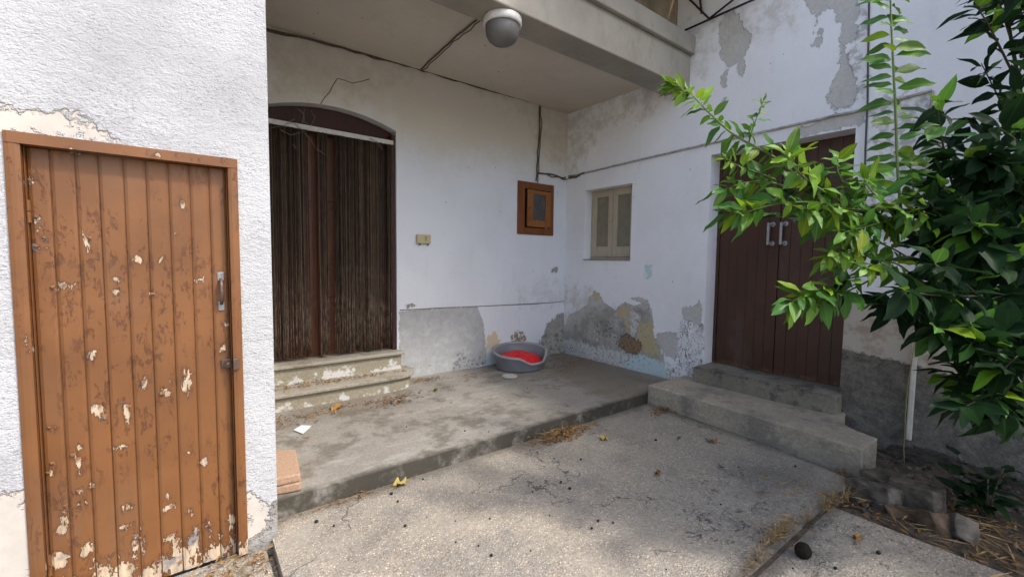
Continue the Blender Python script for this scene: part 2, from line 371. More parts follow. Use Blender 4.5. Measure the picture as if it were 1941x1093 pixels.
def mat_riser():
    t = Mt('riser_plaster')
    b = t.mix(t.ss(t.noise(60, 4, .7), .3, .7), (.31, .275, .20), (.225, .20, .145))
    m_ = t.ss(t.ma('ADD', t.noise(9, 6, .65), t.ma('MULTIPLY', t.attr('low'), .26)), .66, .76); b = t.mix(t.ma('MULTIPLY', m_, .85), b, (.56, .56, .54))
    return t.out(b, .85, t.bump(t.noise(50, 5, .65), .004, .8), .2)
def mat_soil():
    t = Mt('soil')
    b = t.ramp(t.noise(8, 8, .75), [(.3, (.035, .028, .022)), (.5, (.10, .08, .062)), (.72, (.19, .155, .12))])
    return t.out(b, .95, t.bump(t.noise(30, 8, .75), .02, 1.), .1)
def mat_paint_wood(name, paint, worn, bare, streak_axis='z', amount=1., dirt=(.05, .035, .02), gloss=.45):
    t = Mt(name)
    v = t.vec((1, 1, .12)); g = t.noise(60, 5, .65, v)
    b = t.mix(t.ss(t.noise(3, 5, .6), .3, .7), paint, tuple(x*.78 for x in paint))
    s1 = t.noise(34, 5, .8, t.vec((1, 1, .45), loc=(2, 5, 1)), .2); s2 = t.noise(3.2, 4, .6, t.vec((1, 1, .5), loc=(7, 1, 3)))
    w_ = t.ma('MULTIPLY', t.ss(s1, .55, .60), t.ss(s2, .42, .58)); b = t.mix(t.ma('MULTIPLY', w_, .62*amount), b, worn)
    fine = t.ss(t.noise(48, 5, .7, t.vec((1, 1, .5), loc=(1, 1, 9))), .66, .7); b = t.mix(t.ma('MULTIPLY', fine, .5*amount), b, worn)
    gs = t.ss(t.noise(2.4, 4, .6, t.vec((1, 1, .6), loc=(3, 8, 2))), .5, .7); b = t.mix(t.ma('MULTIPLY', gs, .25), b, (.16, .10, .065))
    wood = t.ramp(g, [(.3, tuple(x*.55 for x in bare)), (.55, bare), (.8, tuple(min(1, x*1.3) for x in bare))])
    wood = t.mix(t.ss(t.noise(11, 4, .6), .52, .66), wood, (.20, .19, .185))
    c = t.ss(t.ma('ADD', t.attr('chip'), t.ma('MULTIPLY', t.ma('SUBTRACT', t.noise(52, 4, .75, t.vec((1, 1, .42)), .5), .5), .085)), -.001, .001)
    halo = t.ss(t.ma('ADD', t.attr('chip'), t.ma('MULTIPLY', t.ma('SUBTRACT', t.noise(52, 4, .75, t.vec((1, 1, .42)), .5), .5), .095)), -.012, -.002)
    b = t.mix(t.ma('MULTIPLY', halo, .6), b, worn)
    b = t.mix(c, b, wood)
    r = t.mix(c, gloss, .85)
    n = t.bump(t.ma('ADD', t.ma('MULTIPLY', c, -1.), t.ma('ADD', t.ma('MULTIPLY', w_, -.25), t.ma('MULTIPLY', g, .12))), .0035, 1.)
    return t.out(b, r, n, .4)
def mat_plain_wood(name, c, gloss=.55, var=.35, grime=.3):
    t = Mt(name)
    g = t.noise(45, 5, .65, t.vec((1, 1, .1)))
    b = t.mix(t.ss(g, .3, .72), c, tuple(x*(1-var) for x in c))
    b = t.mix(t.ma('MULTIPLY', t.ss(t.noise(5, 6, .7), .5, .7), grime), b, tuple(x*.35 for x in c))
    return t.out(b, gloss, t.bump(g, .0015, .6), .35)
def mat_brown_door():
    t = Mt('dark_brown_door_paint')
    g = t.noise(45, 5, .65, t.vec((1, 1, .08)))
    b = t.mix(t.ss(t.noise(3, 5, .6), .3, .7), (.066, .027, .015), (.05, .021, .012))
    sc = t.ma('MULTIPLY', t.ss(t.noise(30, 5, .7, t.vec((1, 1, .07), loc=(3, 1, 2))), .69, .72), t.ss(t.noise(2.4, 3, .5), .46, .58)); b = t.mix(sc, b, (.30, .13, .06))
    lo = t.ss(t.ma('ADD', t.sep()[2], t.ma('MULTIPLY', t.noise(18, 6, .7), .22)), .54, .46); b = t.mix(t.ma('MULTIPLY', lo, .75), b, (.17, .095, .05))
    pale = t.ss(t.noise(2.3, 5, .6, t.vec((1, 1, .5), loc=(9, 2, 2))), .55, .75); b = t.mix(t.ma('MULTIPLY', pale, .35), b, (.12, .09, .09))
    return t.out(b, .42, t.bump(g, .0015, .6), .4)
def mat_simple(name, c, rough=.6, spec=.3, metal=0., var=.25, scale=30, bump=.001):
    t = Mt(name); n = t.noise(scale, 5, .65)
    return t.out(t.mix(t.ss(n, .3, .7), c, tuple(x*(1-var) for x in c)), rough, t.bump(n, bump, .6), spec, metal)
def mat_strand():
    t = Mt('curtain_strand')
    b = t.ramp(t.ma('ADD', t.attr('tone'), t.ma('MULTIPLY', t.ma('SUBTRACT', t.noise(30, 3, .6, t.vec((1, 1, .3))), .5), .3)), [(.32, (.012, .008, .006)), (.45, (.034, .022, .015)), (.58, (.075, .050, .033)), (.75, (.15, .108, .075))])
    sun_dust = t.ss(t.ma('ADD', t.sep()[2], t.ma('MULTIPLY', t.noise(4, 5, .6), 1.2)), 2.2, 1.2)  # dust, paler low down where sunlight is painted into the colour
    b = t.mix(t.ma('MULTIPLY', sun_dust, t.ss(t.noise(40, 5, .7, t.vec((1, 1, .3))), .38, .65, 0., .85)), b, (.22, .17, .125))
    return t.out(b, .75, t.bump(t.noise(110, 3, .6, t.vec((.3, .3, 1))), .003, .6), .2)
def mat_leaf(name, c, trans, gloss=.45, spec=.2):
    t = Mt(name); oi = t.node('ShaderNodeObjectInfo', {})
    rn = t.node('ShaderNodeAttribute', {}, attribute_name='rnd').outputs['Fac']
    r = t.ma('FRACT', t.ma('ADD', oi.outputs['Random'], rn))
    hs = t.node('ShaderNodeHueSaturation', {'Color': c, 'Hue': t.ss(r, 0, 1, .475, .52), 'Saturation': t.ss(r, .2, 1, 1.08, .88), 'Value': t.ss(t.ma('FRACT', t.ma('MULTIPLY', r, 7.3)), 0, 1, .62, 1.38)})
    col = hs.outputs[0]
    rib = t.ss(t.attr('rib'), .75, 1.); col = t.mix(t.ma('MULTIPLY', rib, .45), col, trans)
    p = t.node('ShaderNodeBsdfPrincipled', {'Base Color': col, 'Roughness': gloss, 'Specular IOR Level': spec, 'Normal': t.bump(t.noise(70, 4, .6), .0012, .7)})
    tr = t.node('ShaderNodeBsdfTranslucent', {'Color': t.mix(.75, trans, col)})
    mx = t.node('ShaderNodeMixShader', {0: .30}); t.t.links.new(p.outputs[0], mx.inputs[1]); t.t.links.new(tr.outputs[0], mx.inputs[2])
    t.t.links.new(mx.outputs[0], t.o.inputs[0]); return t.m
def mat_bark():
    t = Mt('bark'); n = t.noise(40, 6, .7, t.vec((1, 1, .4)))
    return t.out(t.mix(t.ss(n, .3, .7), (.045, .04, .03), (.10, .085, .06)), .85, t.bump(n, .004, 1.), .2)
def mat_glass(name, c, rough=.12, var=.4):
    t = Mt(name); n = t.noise(9, 5, .6)
    return t.out(t.mix(t.ss(n, .35, .7), c, tuple(x*(1-var) for x in c)), t.ss(n, .3, .7, rough, rough+.2), None, .5)

M = {}
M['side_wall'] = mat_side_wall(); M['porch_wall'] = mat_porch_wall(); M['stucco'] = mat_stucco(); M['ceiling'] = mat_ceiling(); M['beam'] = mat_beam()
M['porch_floor'] = mat_porch_floor(); M['aggregate'] = mat_aggregate(); M['kerb'] = mat_kerb(); M['threshold'] = mat_threshold()
M['dry_earth'] = mat_simple('pale_dry_earth', (.40, .36, .30), .95, .1, 0, .3, 3, .01); M['terrazzo'] = mat_terrazzo(); M['riser'] = mat_riser(); M['soil'] = mat_soil()
M['door_paint'] = mat_paint_wood('brown_door_paint', (.188, .078, .026), (.068, .025, .013), (.48, .375, .26))
M['cabinet_wood'] = mat_plain_wood('orange_varnish', (.30, .11, .028), .45, .35, .35)
M['cabinet_dark'] = mat_plain_wood('brown_varnish', (.20, .066, .018), .45, .35, .35)
M['window_wood'] = mat_plain_wood('dull_beige_paint', (.47, .405, .30), .6, .22, .2)
M['brown_door'] = mat_brown_door()
M['arched_wood'] = mat_plain_wood('red_brown_door', (.13, .042, .016), .5, .35, .4)
M['transom'] = mat_plain_wood('dark_maroon_board', (.055, .02, .014), .6, .3, .3)
M['strand'] = mat_strand()
M['rod'] = mat_simple('white_rail', (.62, .60, .55), .5, .3, 0, .2)
M['lamp_base'] = mat_simple('white_enamel', (.62, .61, .58), .4, .4, 0, .18, 12)
M['lamp_glass'] = mat_glass('frosted_grey_glass', (.13, .125, .12), .5, .15)
M['cable'] = mat_simple('dusty_cable', (.16, .125, .09), .9, .1, 0, .5, 60, .004)
M['white_cable'] = mat_simple('painted_cable', (.46, .44, .41), .8, .2, 0, .45, 20, .003)
M['black_cable'] = mat_simple('dark_cable', (.10, .095, .09), .8, .2, 0, .3)
M['ivory'] = mat_simple('aged_ivory_plastic', (.48, .42, .25), .5, .35, 0, .15)
M['black_plastic'] = mat_simple('dark_plastic', (.03, .028, .025), .5, .35)
M['pane'] = mat_glass('dusty_window_pane', (.22, .205, .145), .35, .15)
M['meter_pane'] = mat_glass('dim_cabinet_glass', (.10, .10, .10), .15, .5)
M['aluminium'] = mat_simple('weathered_aluminium', (.42, .42, .43), .42, .5, .8, .3)
M['old_iron'] = mat_simple('worn_iron', (.15, .10, .08), .5, .4, .5, .4, 60)
M['zinc'] = mat_simple('grey_zinc', (.30, .30, .30), .5, .4, .6, .4, 60)
M['rust'] = mat_simple('rusty_steel', (.055, .038, .03), .8, .2, .3, .5, 40)
M['bed_plastic'] = mat_simple('grey_plastic', (.17, .175, .195), .42, .4, 0, .12, 8, .0006)
M['bed_rim'] = mat_simple('pale_grey_rim', (.30, .29, .295), .45, .4, 0, .12, 8)
M['cushion'] = mat_simple('red_cushion', (.72, .014, .016), .5, .3, 0, .35, 26, .008)
M['dish'] = mat_simple('dull_white_dish', (.50, .48, .43), .5, .3, 0, .3, 40)
M['terracotta'] = mat_simple('old_terracotta', (.40, .27, .185), .9, .15, 0, .3, 70, .004)
M['paper'] = mat_simple('pale_paper', (.62, .70, .68), .8, .2, 0, .1)
M['dry_leaf'] = mat_simple('dry_leaf', (.40, .23, .08), .8, .2, 0, .4, 50)
M['yellow_leaf'] = mat_simple('yellow_leaf', (.44, .34, .11), .75, .2, 0, .3, 50)
M['litter'] = mat_simple('brown_leaf_litter', (.30, .165, .065), .9, .1, 0, .6, 35)
M['straw'] = mat_simple('dry_straw', (.36, .245, .115), .85, .15, 0, .45, 20)
M['pebble'] = mat_simple('dark_berry', (.015, .012, .01), .6, .3)
M['stone'] = mat_simple('grey_rubble', (.15, .128, .10), .95, .1, 0, .7, 9, .02)
M['stone2'] = mat_simple('brown_rubble', (.18, .125, .085), .95, .1, 0, .7, 9, .02)
M['stone3'] = mat_simple('pale_rubble', (.185, .16, .13), .95, .1, 0, .7, 9, .02)
M['web'] = mat_simple('dusty_cobweb', (.20, .17, .14), .95, .05)
M['roof_sheet'] = mat_simple('fibre_sheet', (.30, .245, .17), .9, .1, 0, .45, 5, .01)
M['pvc'] = mat_simple('white_pvc', (.62, .60, .54), .45, .35, 0, .2, 12)
M['vine'] = mat_simple('dry_vine', (.30, .26, .12), .8, .2)
M['bark'] = mat_bark()
M['leaf_young'] = mat_leaf('young_lemon_leaf', (.13, .245, .03), (.36, .52, .05))
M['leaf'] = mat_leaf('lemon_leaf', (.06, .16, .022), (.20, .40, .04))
M['leaf_dark'] = mat_leaf('shaded_lemon_leaf', (.011, .032, .011), (.03, .08, .016), .5, .07)  # dark leaves; deep shade of the crown put into their colour
M['leaf_yellow'] = mat_leaf('yellowing_lemon_leaf', (.36, .42, .05), (.55, .60, .08))
M['twig'] = mat_simple('green_twig', (.13, .19, .05), .6, .3)
M['fruit'] = mat_simple('green_lemon', (.06, .13, .03), .35, .4, 0, .2, 60, .002)

# ================================================================== ground, slabs, floors
struct(MB().add([(-300, -300, -.10), (300, -300, -.10), (300, 300, -.10), (-300, 300, -.10)], [(0, 1, 2, 3)]).build('ground', M['dry_earth']))
def grid_sheet(name, x0, x1, y0, y1, step, zf, mat, attrs=None):
    xs = np.linspace(x0, x1, max(2, int((x1-x0)/step)+1)); ys = np.linspace(y0, y1, max(2, int((y1-y0)/step)+1))
    X, Y = np.meshgrid(xs, ys, indexing='ij'); Z = zf(X, Y); ny = len(ys)
    fs = [(i*ny+j, (i+1)*ny+j, (i+1)*ny+j+1, i*ny+j+1) for i in range(len(xs)-1) for j in range(ny-1)]
    b = MB(); b.add(np.stack([X.ravel(), Y.ravel(), Z.ravel()], 1), fs); me = b.mesh(name, mat, True)
    for k, fn in (attrs or {}).items(): set_attr(me, k, fn(X.ravel(), Y.ravel()))
    return link(name, me)
def vnoise(X, Y, s, seed=0):                            # cheap value noise for real unevenness
    r = np.random.default_rng(seed).random((64, 64)); x = X*s; y = Y*s
    xi = np.floor(x).astype(int); yi = np.floor(y).astype(int); fx = x-xi; fy = y-yi
    fx = fx*fx*(3-2*fx); fy = fy*fy*(3-2*fy); g = lambda a, b: r[a % 64, b % 64]
    return (g(xi, yi)*(1-fx)+g(xi+1, yi)*fx)*(1-fy)+(g(xi, yi+1)*(1-fx)+g(xi+1, yi+1)*fx)*fy
def fbm(X, Y, s, seed=0): return sum(vnoise(X, Y, s*2**k, seed+k)/2**k for k in range(4))/1.9

# slabs of the yard: a gridded top (slightly uneven) with solid sides
def slab(name, poly_fn, x0, x1, y0, y1, z, thick, mat, step=.06, rough=.004, seed=1, attrs=None, hole=None):
    nx = max(2, int((x1-x0)/step)+1); ny = max(2, int((y1-y0)/step)+1)
    vs = []; uvx = np.linspace(0, 1, nx); uvy = np.linspace(0, 1, ny)
    X = np.zeros((nx, ny)); Y = np.zeros((nx, ny))
    for i, a in enumerate(uvx):
        for j, b in enumerate(uvy): X[i, j], Y[i, j] = poly_fn(a, b)
    Z = z+(fbm(X, Y, 3., seed)-.5)*rough*2
    edge = np.minimum.reduce([np.minimum(np.arange(nx), nx-1-np.arange(nx))[:, None]*np.ones(ny)[None], np.ones(nx)[:, None]*np.minimum(np.arange(ny), ny-1-np.arange(ny))[None]])
    Z = Z-np.where(edge == 0, .006, 0)
    pts = np.stack([X.ravel(), Y.ravel(), Z.ravel()], 1); cut = set()
    if hole is not None:
        hx, hy, hr = hole; i0 = np.argmin((pts[:, 0]-hx)**2+(pts[:, 1]-hy)**2); ci, cj = divmod(i0, ny); k = 2
        cut = {(i, j) for i in range(ci-k, ci+k) for j in range(cj-k, cj+k)}
    fs = [(i*ny+j, (i+1)*ny+j, (i+1)*ny+j+1, i*ny+j+1) for i in range(nx-1) for j in range(ny-1) if (i, j) not in cut]
    b = MB(); b.add(pts, fs)
    if hole is not None:
        per = [(ci-k+t, cj-k) for t in range(2*k)]+[(ci+k, cj-k+t) for t in range(2*k)]+[(ci+k-t, cj+k) for t in range(2*k)]+[(ci-k, cj+k-t) for t in range(2*k)]
        pid = [i*ny+j for i, j in per]; n = len(pid); ring = []; low = []
        for q in pid:
            d = pts[q]-np.array([hx, hy, 0]); a = math.atan2(d[1], d[0]); ring.append((hx+hr*math.cos(a), hy+hr*math.sin(a), z-.002)); low.append((hx+hr*.97*math.cos(a), hy+hr*.97*math.sin(a), z-thick))
        o = len(b.v); b.v += ring+low
        b.f += [(pid[i], pid[(i+1) % n], o+(i+1) % n, o+i) for i in range(n)]+[(o+i, o+(i+1) % n, o+n+(i+1) % n, o+n+i) for i in range(n)]
    loop = [i*ny for i in range(nx)]+[(nx-1)*ny+j for j in range(1, ny)]+[i*ny+ny-1 for i in range(nx-2, -1, -1)]+[j for j in range(ny-2, 0, -1)]
    o = len(b.v); n = len(loop); b.v += [(b.v[q][0], b.v[q][1], z-thick) for q in loop]
    b.f += [(loop[i], o+i, o+(i+1) % n, loop[(i+1) % n]) for i in range(n)]
    me = b.mesh(name, mat)
    A = np.array(b.v)
    for k_, fn in (attrs or {}).items(): set_attr(me, k_, fn(A[:, 0], A[:, 1]))
    return struct(link(name, me))
def quad(p00, p10, p11, p01):
    p00, p10, p11, p01 = map(np.array, (p00, p10, p11, p01))
    return lambda a, b: (p00*(1-a)*(1-b)+p10*a*(1-b)+p11*a*b+p01*(1-a)*b)
def edge_dirt(X, Y):                                   # grime washed up along the porch edge, the kerb and the joint
    d = np.minimum.reduce([np.abs(Y-2.74), np.abs(X-(3.86+.03*(Y-1.5)))*np.where(Y > .8, 1, 9), np.abs(Y-.88)*1.3]); return np.clip(.55-d/.28, -.5, .55)
lich = lambda cx_, cy_, r: (lambda X, Y: np.clip(1.1-np.hypot(X-cx_, Y-cy_)/r, 0, 1))
slab('courtyard_slab', quad((.335, .895), (3.70, .89), (4.20, 2.745), (.375, 2.745)), .33, 4.2, .9, 2.74, 0., .10, M['aggregate'], attrs={'lichen': lich(2.75, 1.15, .65), 'edge': edge_dirt})
slab('courtyard_slab', quad((.33, -3.2), (3.13, -3.2), (3.20, .865), (.335, .87)), .33, 3.2, -3.2, .87, 0., .10, M['aggregate'], seed=5, attrs={'lichen': lich(2.75, .5, .75), 'edge': edge_dirt})
slab('path', quad((-3.4, -3.2), (.305, -3.2), (.34, 2.60), (-3.4, 2.60)), -3.4, .3, -3.2, 2.6, -.045, .05, M['aggregate'], step=.1, seed=9, attrs={'lichen': lambda X, Y: X*0+.35, 'edge': edge_dirt})
stuff(MB().box(.36, 3.68, .862, .899, -.09, -.006).build('joint_soil', M['soil']))['label'] = 'soil filling the joint between the courtyard slabs'
def dirt_attr(X, Y):
    p = np.stack([X, Y], 1); q = [on(*a, 2, ZS)[:2] for a in [(1035, 668), (1075, 655), (1280, 722), (1245, 745), (1160, 765), (1080, 735), (1040, 705)]]
    q2 = [on(*a, 2, ZS)[:2] for a in [(520, 770), (640, 745), (760, 725), (775, 745), (690, 775), (560, 810), (520, 830)]]
    return np.clip(np.maximum(sdf_poly(p, q), sdf_poly(p, q2)-.05), -.6, .6)
slab('porch_floor', quad((-.2, YS), (XR+.05, YS), (XR+.05, YB+.05), (-.2, YB+.05)), 0, 4.7, YS, 4.75, ZS, .2, M['porch_floor'], step=.06, rough=.004, seed=14, attrs={'dirt': dirt_attr, 'side': lambda X, Y: np.where((Y < YS+.005), 1., 0.)})
kb = MB(); kb.prism([(3.925, 2.735), (3.90, 2.2), (3.86, 1.5), (3.815, .875), (4.16, .868), (4.22, 1.0), (4.30, 1.13), (XR+.02, 1.2), (XR+.02, 2.735)], -.09, .20)
bmk = bmesh.new(); mek = kb.mesh('kerb', M['kerb']); bmk.from_mesh(mek); bmesh.ops.triangulate(bmk, faces=[f for f in bmk.faces if len(f.verts) > 4])
bmesh.ops.subdivide_edges(bmk, edges=bmk.edges[:], cuts=5, use_grid_fill=True)
for v_ in bmk.verts:
    if v_.co.x < 4.5:
        n_ = fbm(np.array([v_.co.x*1.0+v_.co.z]), np.array([v_.co.y]), 5., 3)[0]-.5; v_.co.x += n_*.035*(v_.co.x < 4.0 or v_.co.y < 1.2); v_.co.z += n_*.012
bmk.to_mesh(mek); bmk.free(); struct(link('kerb', mek, None, .014, 3))
soil = grid_sheet('planting_strip', 3.16, XR+.1, -3.2, 1.6, .05, lambda X, Y: -.10+.10*fbm(X, Y, 5, 21)*np.clip((X-3.16)*8, 0, 1)-.03*np.clip(X-4.0, 0, .6), M['soil']); struct(soil)
# ================================================================== house: porch wall, side wall, ceiling, beam
house = thing('house', 'white plastered house with covered porch, peeling walls, arched doorway and brown double door', 'house', (XR, YB, 0))
ARC = lambda u: 3.023-.29*(u-1.33)**2
DX0, DX1 = .66, 1.985
B = lambda *pts: P2(1, YB, pts)
S = lambda *pts: P2(0, XR, pts)
porch_patches = {
 'grey': [B((757, 590), (905, 581), (908, 592), (914, 605), (918, 628), (920, 652), (922, 690), (790, 722), (757, 700))],
 'grey2': [B((1078, 588), (1062, 596), (1058, 592), (1048, 606), (1036, 612), (1030, 636), (1024, 650), (1008, 652), (1000, 690), (1078, 690)), B((1046, 512), (1056, 508), (1055, 516), (1047, 517)), B((769, 577), (785, 575), (788, 581), (770, 583))],
 'cream': [B((921, 640), (930, 634), (938, 626), (941, 634), (948, 645), (946, 656), (922, 662))],
 'brown': [B((968, 640), (978, 628), (990, 626), (996, 640), (992, 656), (972, 656))],
 'mould': [B((860, 680), (880, 664), (905, 675), (925, 690), (925, 712), (850, 722)), B((1020, 640), (1080, 620), (1080, 690), (1020, 690))],
 'warm_bounce': [B((480, -20), (1100, 150), (1100, 330), (950, 300), (820, 300), (700, 220), (480, 230))],
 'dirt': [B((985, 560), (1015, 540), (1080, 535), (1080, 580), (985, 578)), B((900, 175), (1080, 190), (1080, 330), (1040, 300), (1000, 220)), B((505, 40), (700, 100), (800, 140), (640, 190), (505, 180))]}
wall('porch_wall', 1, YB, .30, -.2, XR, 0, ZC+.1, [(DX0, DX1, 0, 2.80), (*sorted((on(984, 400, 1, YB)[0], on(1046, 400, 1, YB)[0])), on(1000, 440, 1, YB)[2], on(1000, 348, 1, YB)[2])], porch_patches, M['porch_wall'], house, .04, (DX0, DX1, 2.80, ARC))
gl = MB(); gp = [on(a, b, 1, YB) for a, b in ((758, 587), (800, 585), (850, 582.5), (905, 580), (960, 578), (1010, 575.5), (1045, 573), (1072, 570.5))]
gl.tube([(p[0], YB+.002, p[2]+random.uniform(-.004, .004)) for p in gp], [random.uniform(.005, .010) for _ in gp], 6); gl.build('crack_ledge', mat_simple('dirty_edge', (.24, .22, .19), .9, .1, 0, .6, 30), house, True)
# side wall with window and door
WY0, WY1, WZ0, WZ1 = 3.536, 4.334, 1.523, 2.483
RY0, RY1, RZ0, RZ1 = 1.248, 2.515, .365, 2.649
side_patches = {
 'grey': [S((1060, 690), (1062, 640), (1078, 598), (1112, 580), (1122, 556), (1131, 549), (1145, 574), (1166, 588), (1184, 572), (1200, 578), (1228, 570), (1236, 592), (1238, 625), (1246, 655), (1256, 674), (1262, 690), (1240, 722), (1180, 705), (1100, 690)),
          S((1243, 636), (1250, 630), (1283, 632), (1285, 650), (1280, 684), (1265, 674), (1247, 655)), S((1295, 583), (1308, 582), (1314, 577), (1329, 569), (1331, 640), (1322, 640), (1322, 617), (1312, 612), (1293, 604)),
          S((1364, 50), (1375, 25), (1392, 22), (1400, 28), (1410, 55), (1424, 65), (1421, 88), (1408, 100), (1412, 120), (1410, 142), (1398, 147), (1396, 118), (1380, 128), (1366, 110)), S((1369, 138), (1379, 130), (1378, 166), (1366, 167)), S((1367, 190), (1376, 184), (1374, 196), (1366, 199)),
          S((1512, -20), (1628, -20), (1624, 60), (1618, 75), (1602, 88), (1606, 120), (1620, 150), (1626, 180), (1610, 200), (1580, 207), (1570, 190), (1575, 160), (1590, 130), (1594, 50), (1572, 15), (1540, 28), (1530, 10)), S((1545, 40), (1555, 35), (1556, 90), (1542, 93), (1538, 84), (1544, 66)),
          S((1510, 246), (1570, 222), (1640, 208), (1642, 232), (1600, 242), (1520, 262)), S((1316, 672), (1326, 660), (1330, 700), (1305, 712), (1300, 700)), S((1192, 566), (1212, 563), (1228, 568), (1212, 570))],
 'lowgrey': [S((1064, 640), (1112, 590), (1140, 580), (1230, 580), (1240, 630), (1256, 680), (1200, 700), (1064, 680))],
 'wash': [S((1648, 185), (1770, 175), (1800, 260), (1800, 420), (1700, 470), (1648, 420)), S((1600, 0), (1645, 0), (1645, 200), (1600, 200))],
 'yellow': [S((1212, 612), (1236, 610), (1246, 660), (1254, 678), (1232, 672), (1212, 665), (1206, 640)), S((1124, 556), (1132, 552), (1140, 566), (1128, 568)), S((1172, 580), (1196, 582), (1190, 606), (1174, 600)), S((1180, 600), (1200, 612), (1188, 628))],
 'pale': [S((1066, 640), (1120, 655), (1180, 668), (1190, 706), (1130, 696), (1060, 676)), S((1178, 668), (1200, 676), (1270, 690), (1285, 722), (1200, 712)), S((1196, 590), (1212, 590), (1206, 636), (1196, 634))],
 'mould': [S((1060, 655), (1090, 650), (1110, 665), (1108, 685), (1062, 676)), S((1128, 610), (1150, 604), (1168, 622), (1168, 648), (1148, 640), (1126, 630)), S((1230, 700), (1285, 690), (1290, 730), (1230, 720)), S((1300, 620), (1330, 610), (1330, 700), (1300, 712))],
 'blue': [S((1186, 684), (1196, 674), (1216, 672), (1246, 682), (1264, 697), (1256, 716), (1232, 716), (1196, 706), (1184, 700)), S((1222, 502), (1236, 500), (1235, 526), (1223, 529))],
 'brown': [S((1171, 654), (1178, 636), (1190, 632), (1200, 642), (1216, 648), (1215, 664), (1206, 670), (1188, 668))],
 'rough': [S((1288, 612), (1306, 606), (1326, 618), (1330, 640), (1326, 690), (1310, 700), (1284, 706), (1283, 680), (1287, 640))],
 'beige': [S((1595, 560), (1700, 575), (1960, 590), (1960, 800), (1735, 715), (1585, 680))],
 'dark': [S((1575, 655), (1598, 661), (1735, 691), (1990, 772), (2300, 860), (2300, 1300), (1700, 1200), (1660, 900), (1570, 900))],
 'rubble': [S((1640, 850), (1700, 842), (1790, 858), (1990, 925), (2300, 980), (2300, 1300), (1500, 1200))],
 'dirt': [S((1078, 200), (1330, 130), (1330, 60), (1290, 60), (1270, 180), (1250, 200), (1150, 240), (1080, 330)), S((1066, 540), (1110, 540), (1130, 600), (1066, 620)), S((1300, 40), (1500, 0), (1500, 40), (1340, 90))]}
wall('side_wall', 0, XR, .34, -3.4, YB, -.1, 4.62, [(WY0, WY1, WZ0, WZ1), (RY0, RY1, -.1, RZ1)], side_patches, M['side_wall'], house, .045)
MB().box(-.2, XR-.002, 3.11, YB-.003, ZC, ZC+.3).build('ceiling', M['ceiling'], house)
bmb = MB().box(-.2, XR-.002, 2.795, 3.108, 3.425, ZC+.3); bmb.build('beam', M['beam'], house, False, .012, 2)
MB().box(-.2, XR-.003, 2.742, 2.793, 3.775, 3.965).build('fascia', M['beam'], house, False, .012, 2)
MB().box(-.2, XR-.002, 2.98, 3.12, 3.93, 4.75).build('parapet', M['roof_sheet'], house)
# corrugated roofing above the parapet; its unseen reach is added to shade the beam
nx = 90; pr = MB(); vs1 = []
for i in range(nx+1):
    x = 2.55+(XR-2.56)*i/nx; z = .025*math.sin(x*2*math.pi/.145)
    vs1 += [(x, 1.98, 4.50+z), (x, 3.3, 4.78+z), (x, 1.98, 4.508+z), (x, 3.3, 4.788+z)]
pr.add(vs1, [f for i in range(nx) for f in ((i*4, i*4+4, i*4+5, i*4+1), (i*4+2, i*4+3, i*4+7, i*4+6))]); pr.build('roof_sheet', M['roof_sheet'], house)

# ---- arched doorway: frame, door leaves, transom board
dp = YB+.16
ad = MB(); ad.box(DX0, DX1, dp, dp+.05, .46, 2.74); adoor = lab(ad.build('arched_door', M['arched_wood'], house), 'red-brown door behind the strand curtain')
for (a, b) in ((.70, 1.19), (1.21, 1.94)):
    for z0, z1 in ((.52, 1.0), (1.08, 2.0), (2.08, 2.68)):
        MB().box(a+.05, b-.05, dp-.012, dp-.001, z0, z1).build('panel', M['arched_wood'], adoor, False, .006)
MB().box(1.183, 1.217, dp-.02, dp-.002, .47, 2.735).build('astragal', M['arched_wood'], adoor, False, .004)
tb = MB(); xs = np.linspace(DX0+.001, DX1-.001, 25)
poly = [(x, 2.745) for x in xs]+[(x, ARC(x)-.002) for x in xs[::-1]]
n = len(poly); tb.add([(x, dp-.03, z) for x, z in poly]+[(x, dp+.05, z) for x, z in poly], [tuple(range(n)), tuple(range(2*n-1, n-1, -1))]+[(i, n+i, n+(i+1) % n, (i+1) % n) for i in range(n)])
tb.build('transom_board', M['transom'], house)
MB().box(DX1-.045, DX1-.003, YB+.02, dp-.03, .462, 2.86).build('door_jamb', M['transom'], house, False, .004)
# ---- steps under the arched door
st1 = [(-.15, 4.295), (1.80, 4.295), (1.93, 4.32), (2.02, 4.375), (2.075, 4.46), (2.09, 4.56), (2.09, YB-.003), (-.15, YB-.003)]
def inset(poly, d): return [(x-(d if x > 1.7 else 0)*min(1, (x-1.7)/.35), y+(d if y < 4.6 else 0)) for x, y in poly]
lo_step = MB().prism(st1, .235, .27).build('step', M['terrazzo'], house, False, .008, 3)
def riser(poly, z0, z1, parent):
    b = MB().prism(poly, z0, z1); me = b.mesh('riser', M['riser']); bm = bmesh.new(); bm.from_mesh(me)
    bmesh.ops.subdivide_edges(bm, edges=bm.edges[:], cuts=3); bm.to_mesh(me); bm.free()
    set_attr(me, 'low', [1-(v.co.z-z0)/(z1-z0) for v in me.vertices]); return link('riser', me, parent)
riser(inset(st1, .03), ZS-.05, .234, lo_step)
up_step = MB().box(-.15, 2.015, 4.575, dp+.06, .43, .462).build('step', M['terrazzo'], house, False, .008, 3)
riser([(-.15, 4.605), (1.985, 4.605), (1.985, YB-.003), (-.15, YB-.003)], .2705, .4295, up_step)

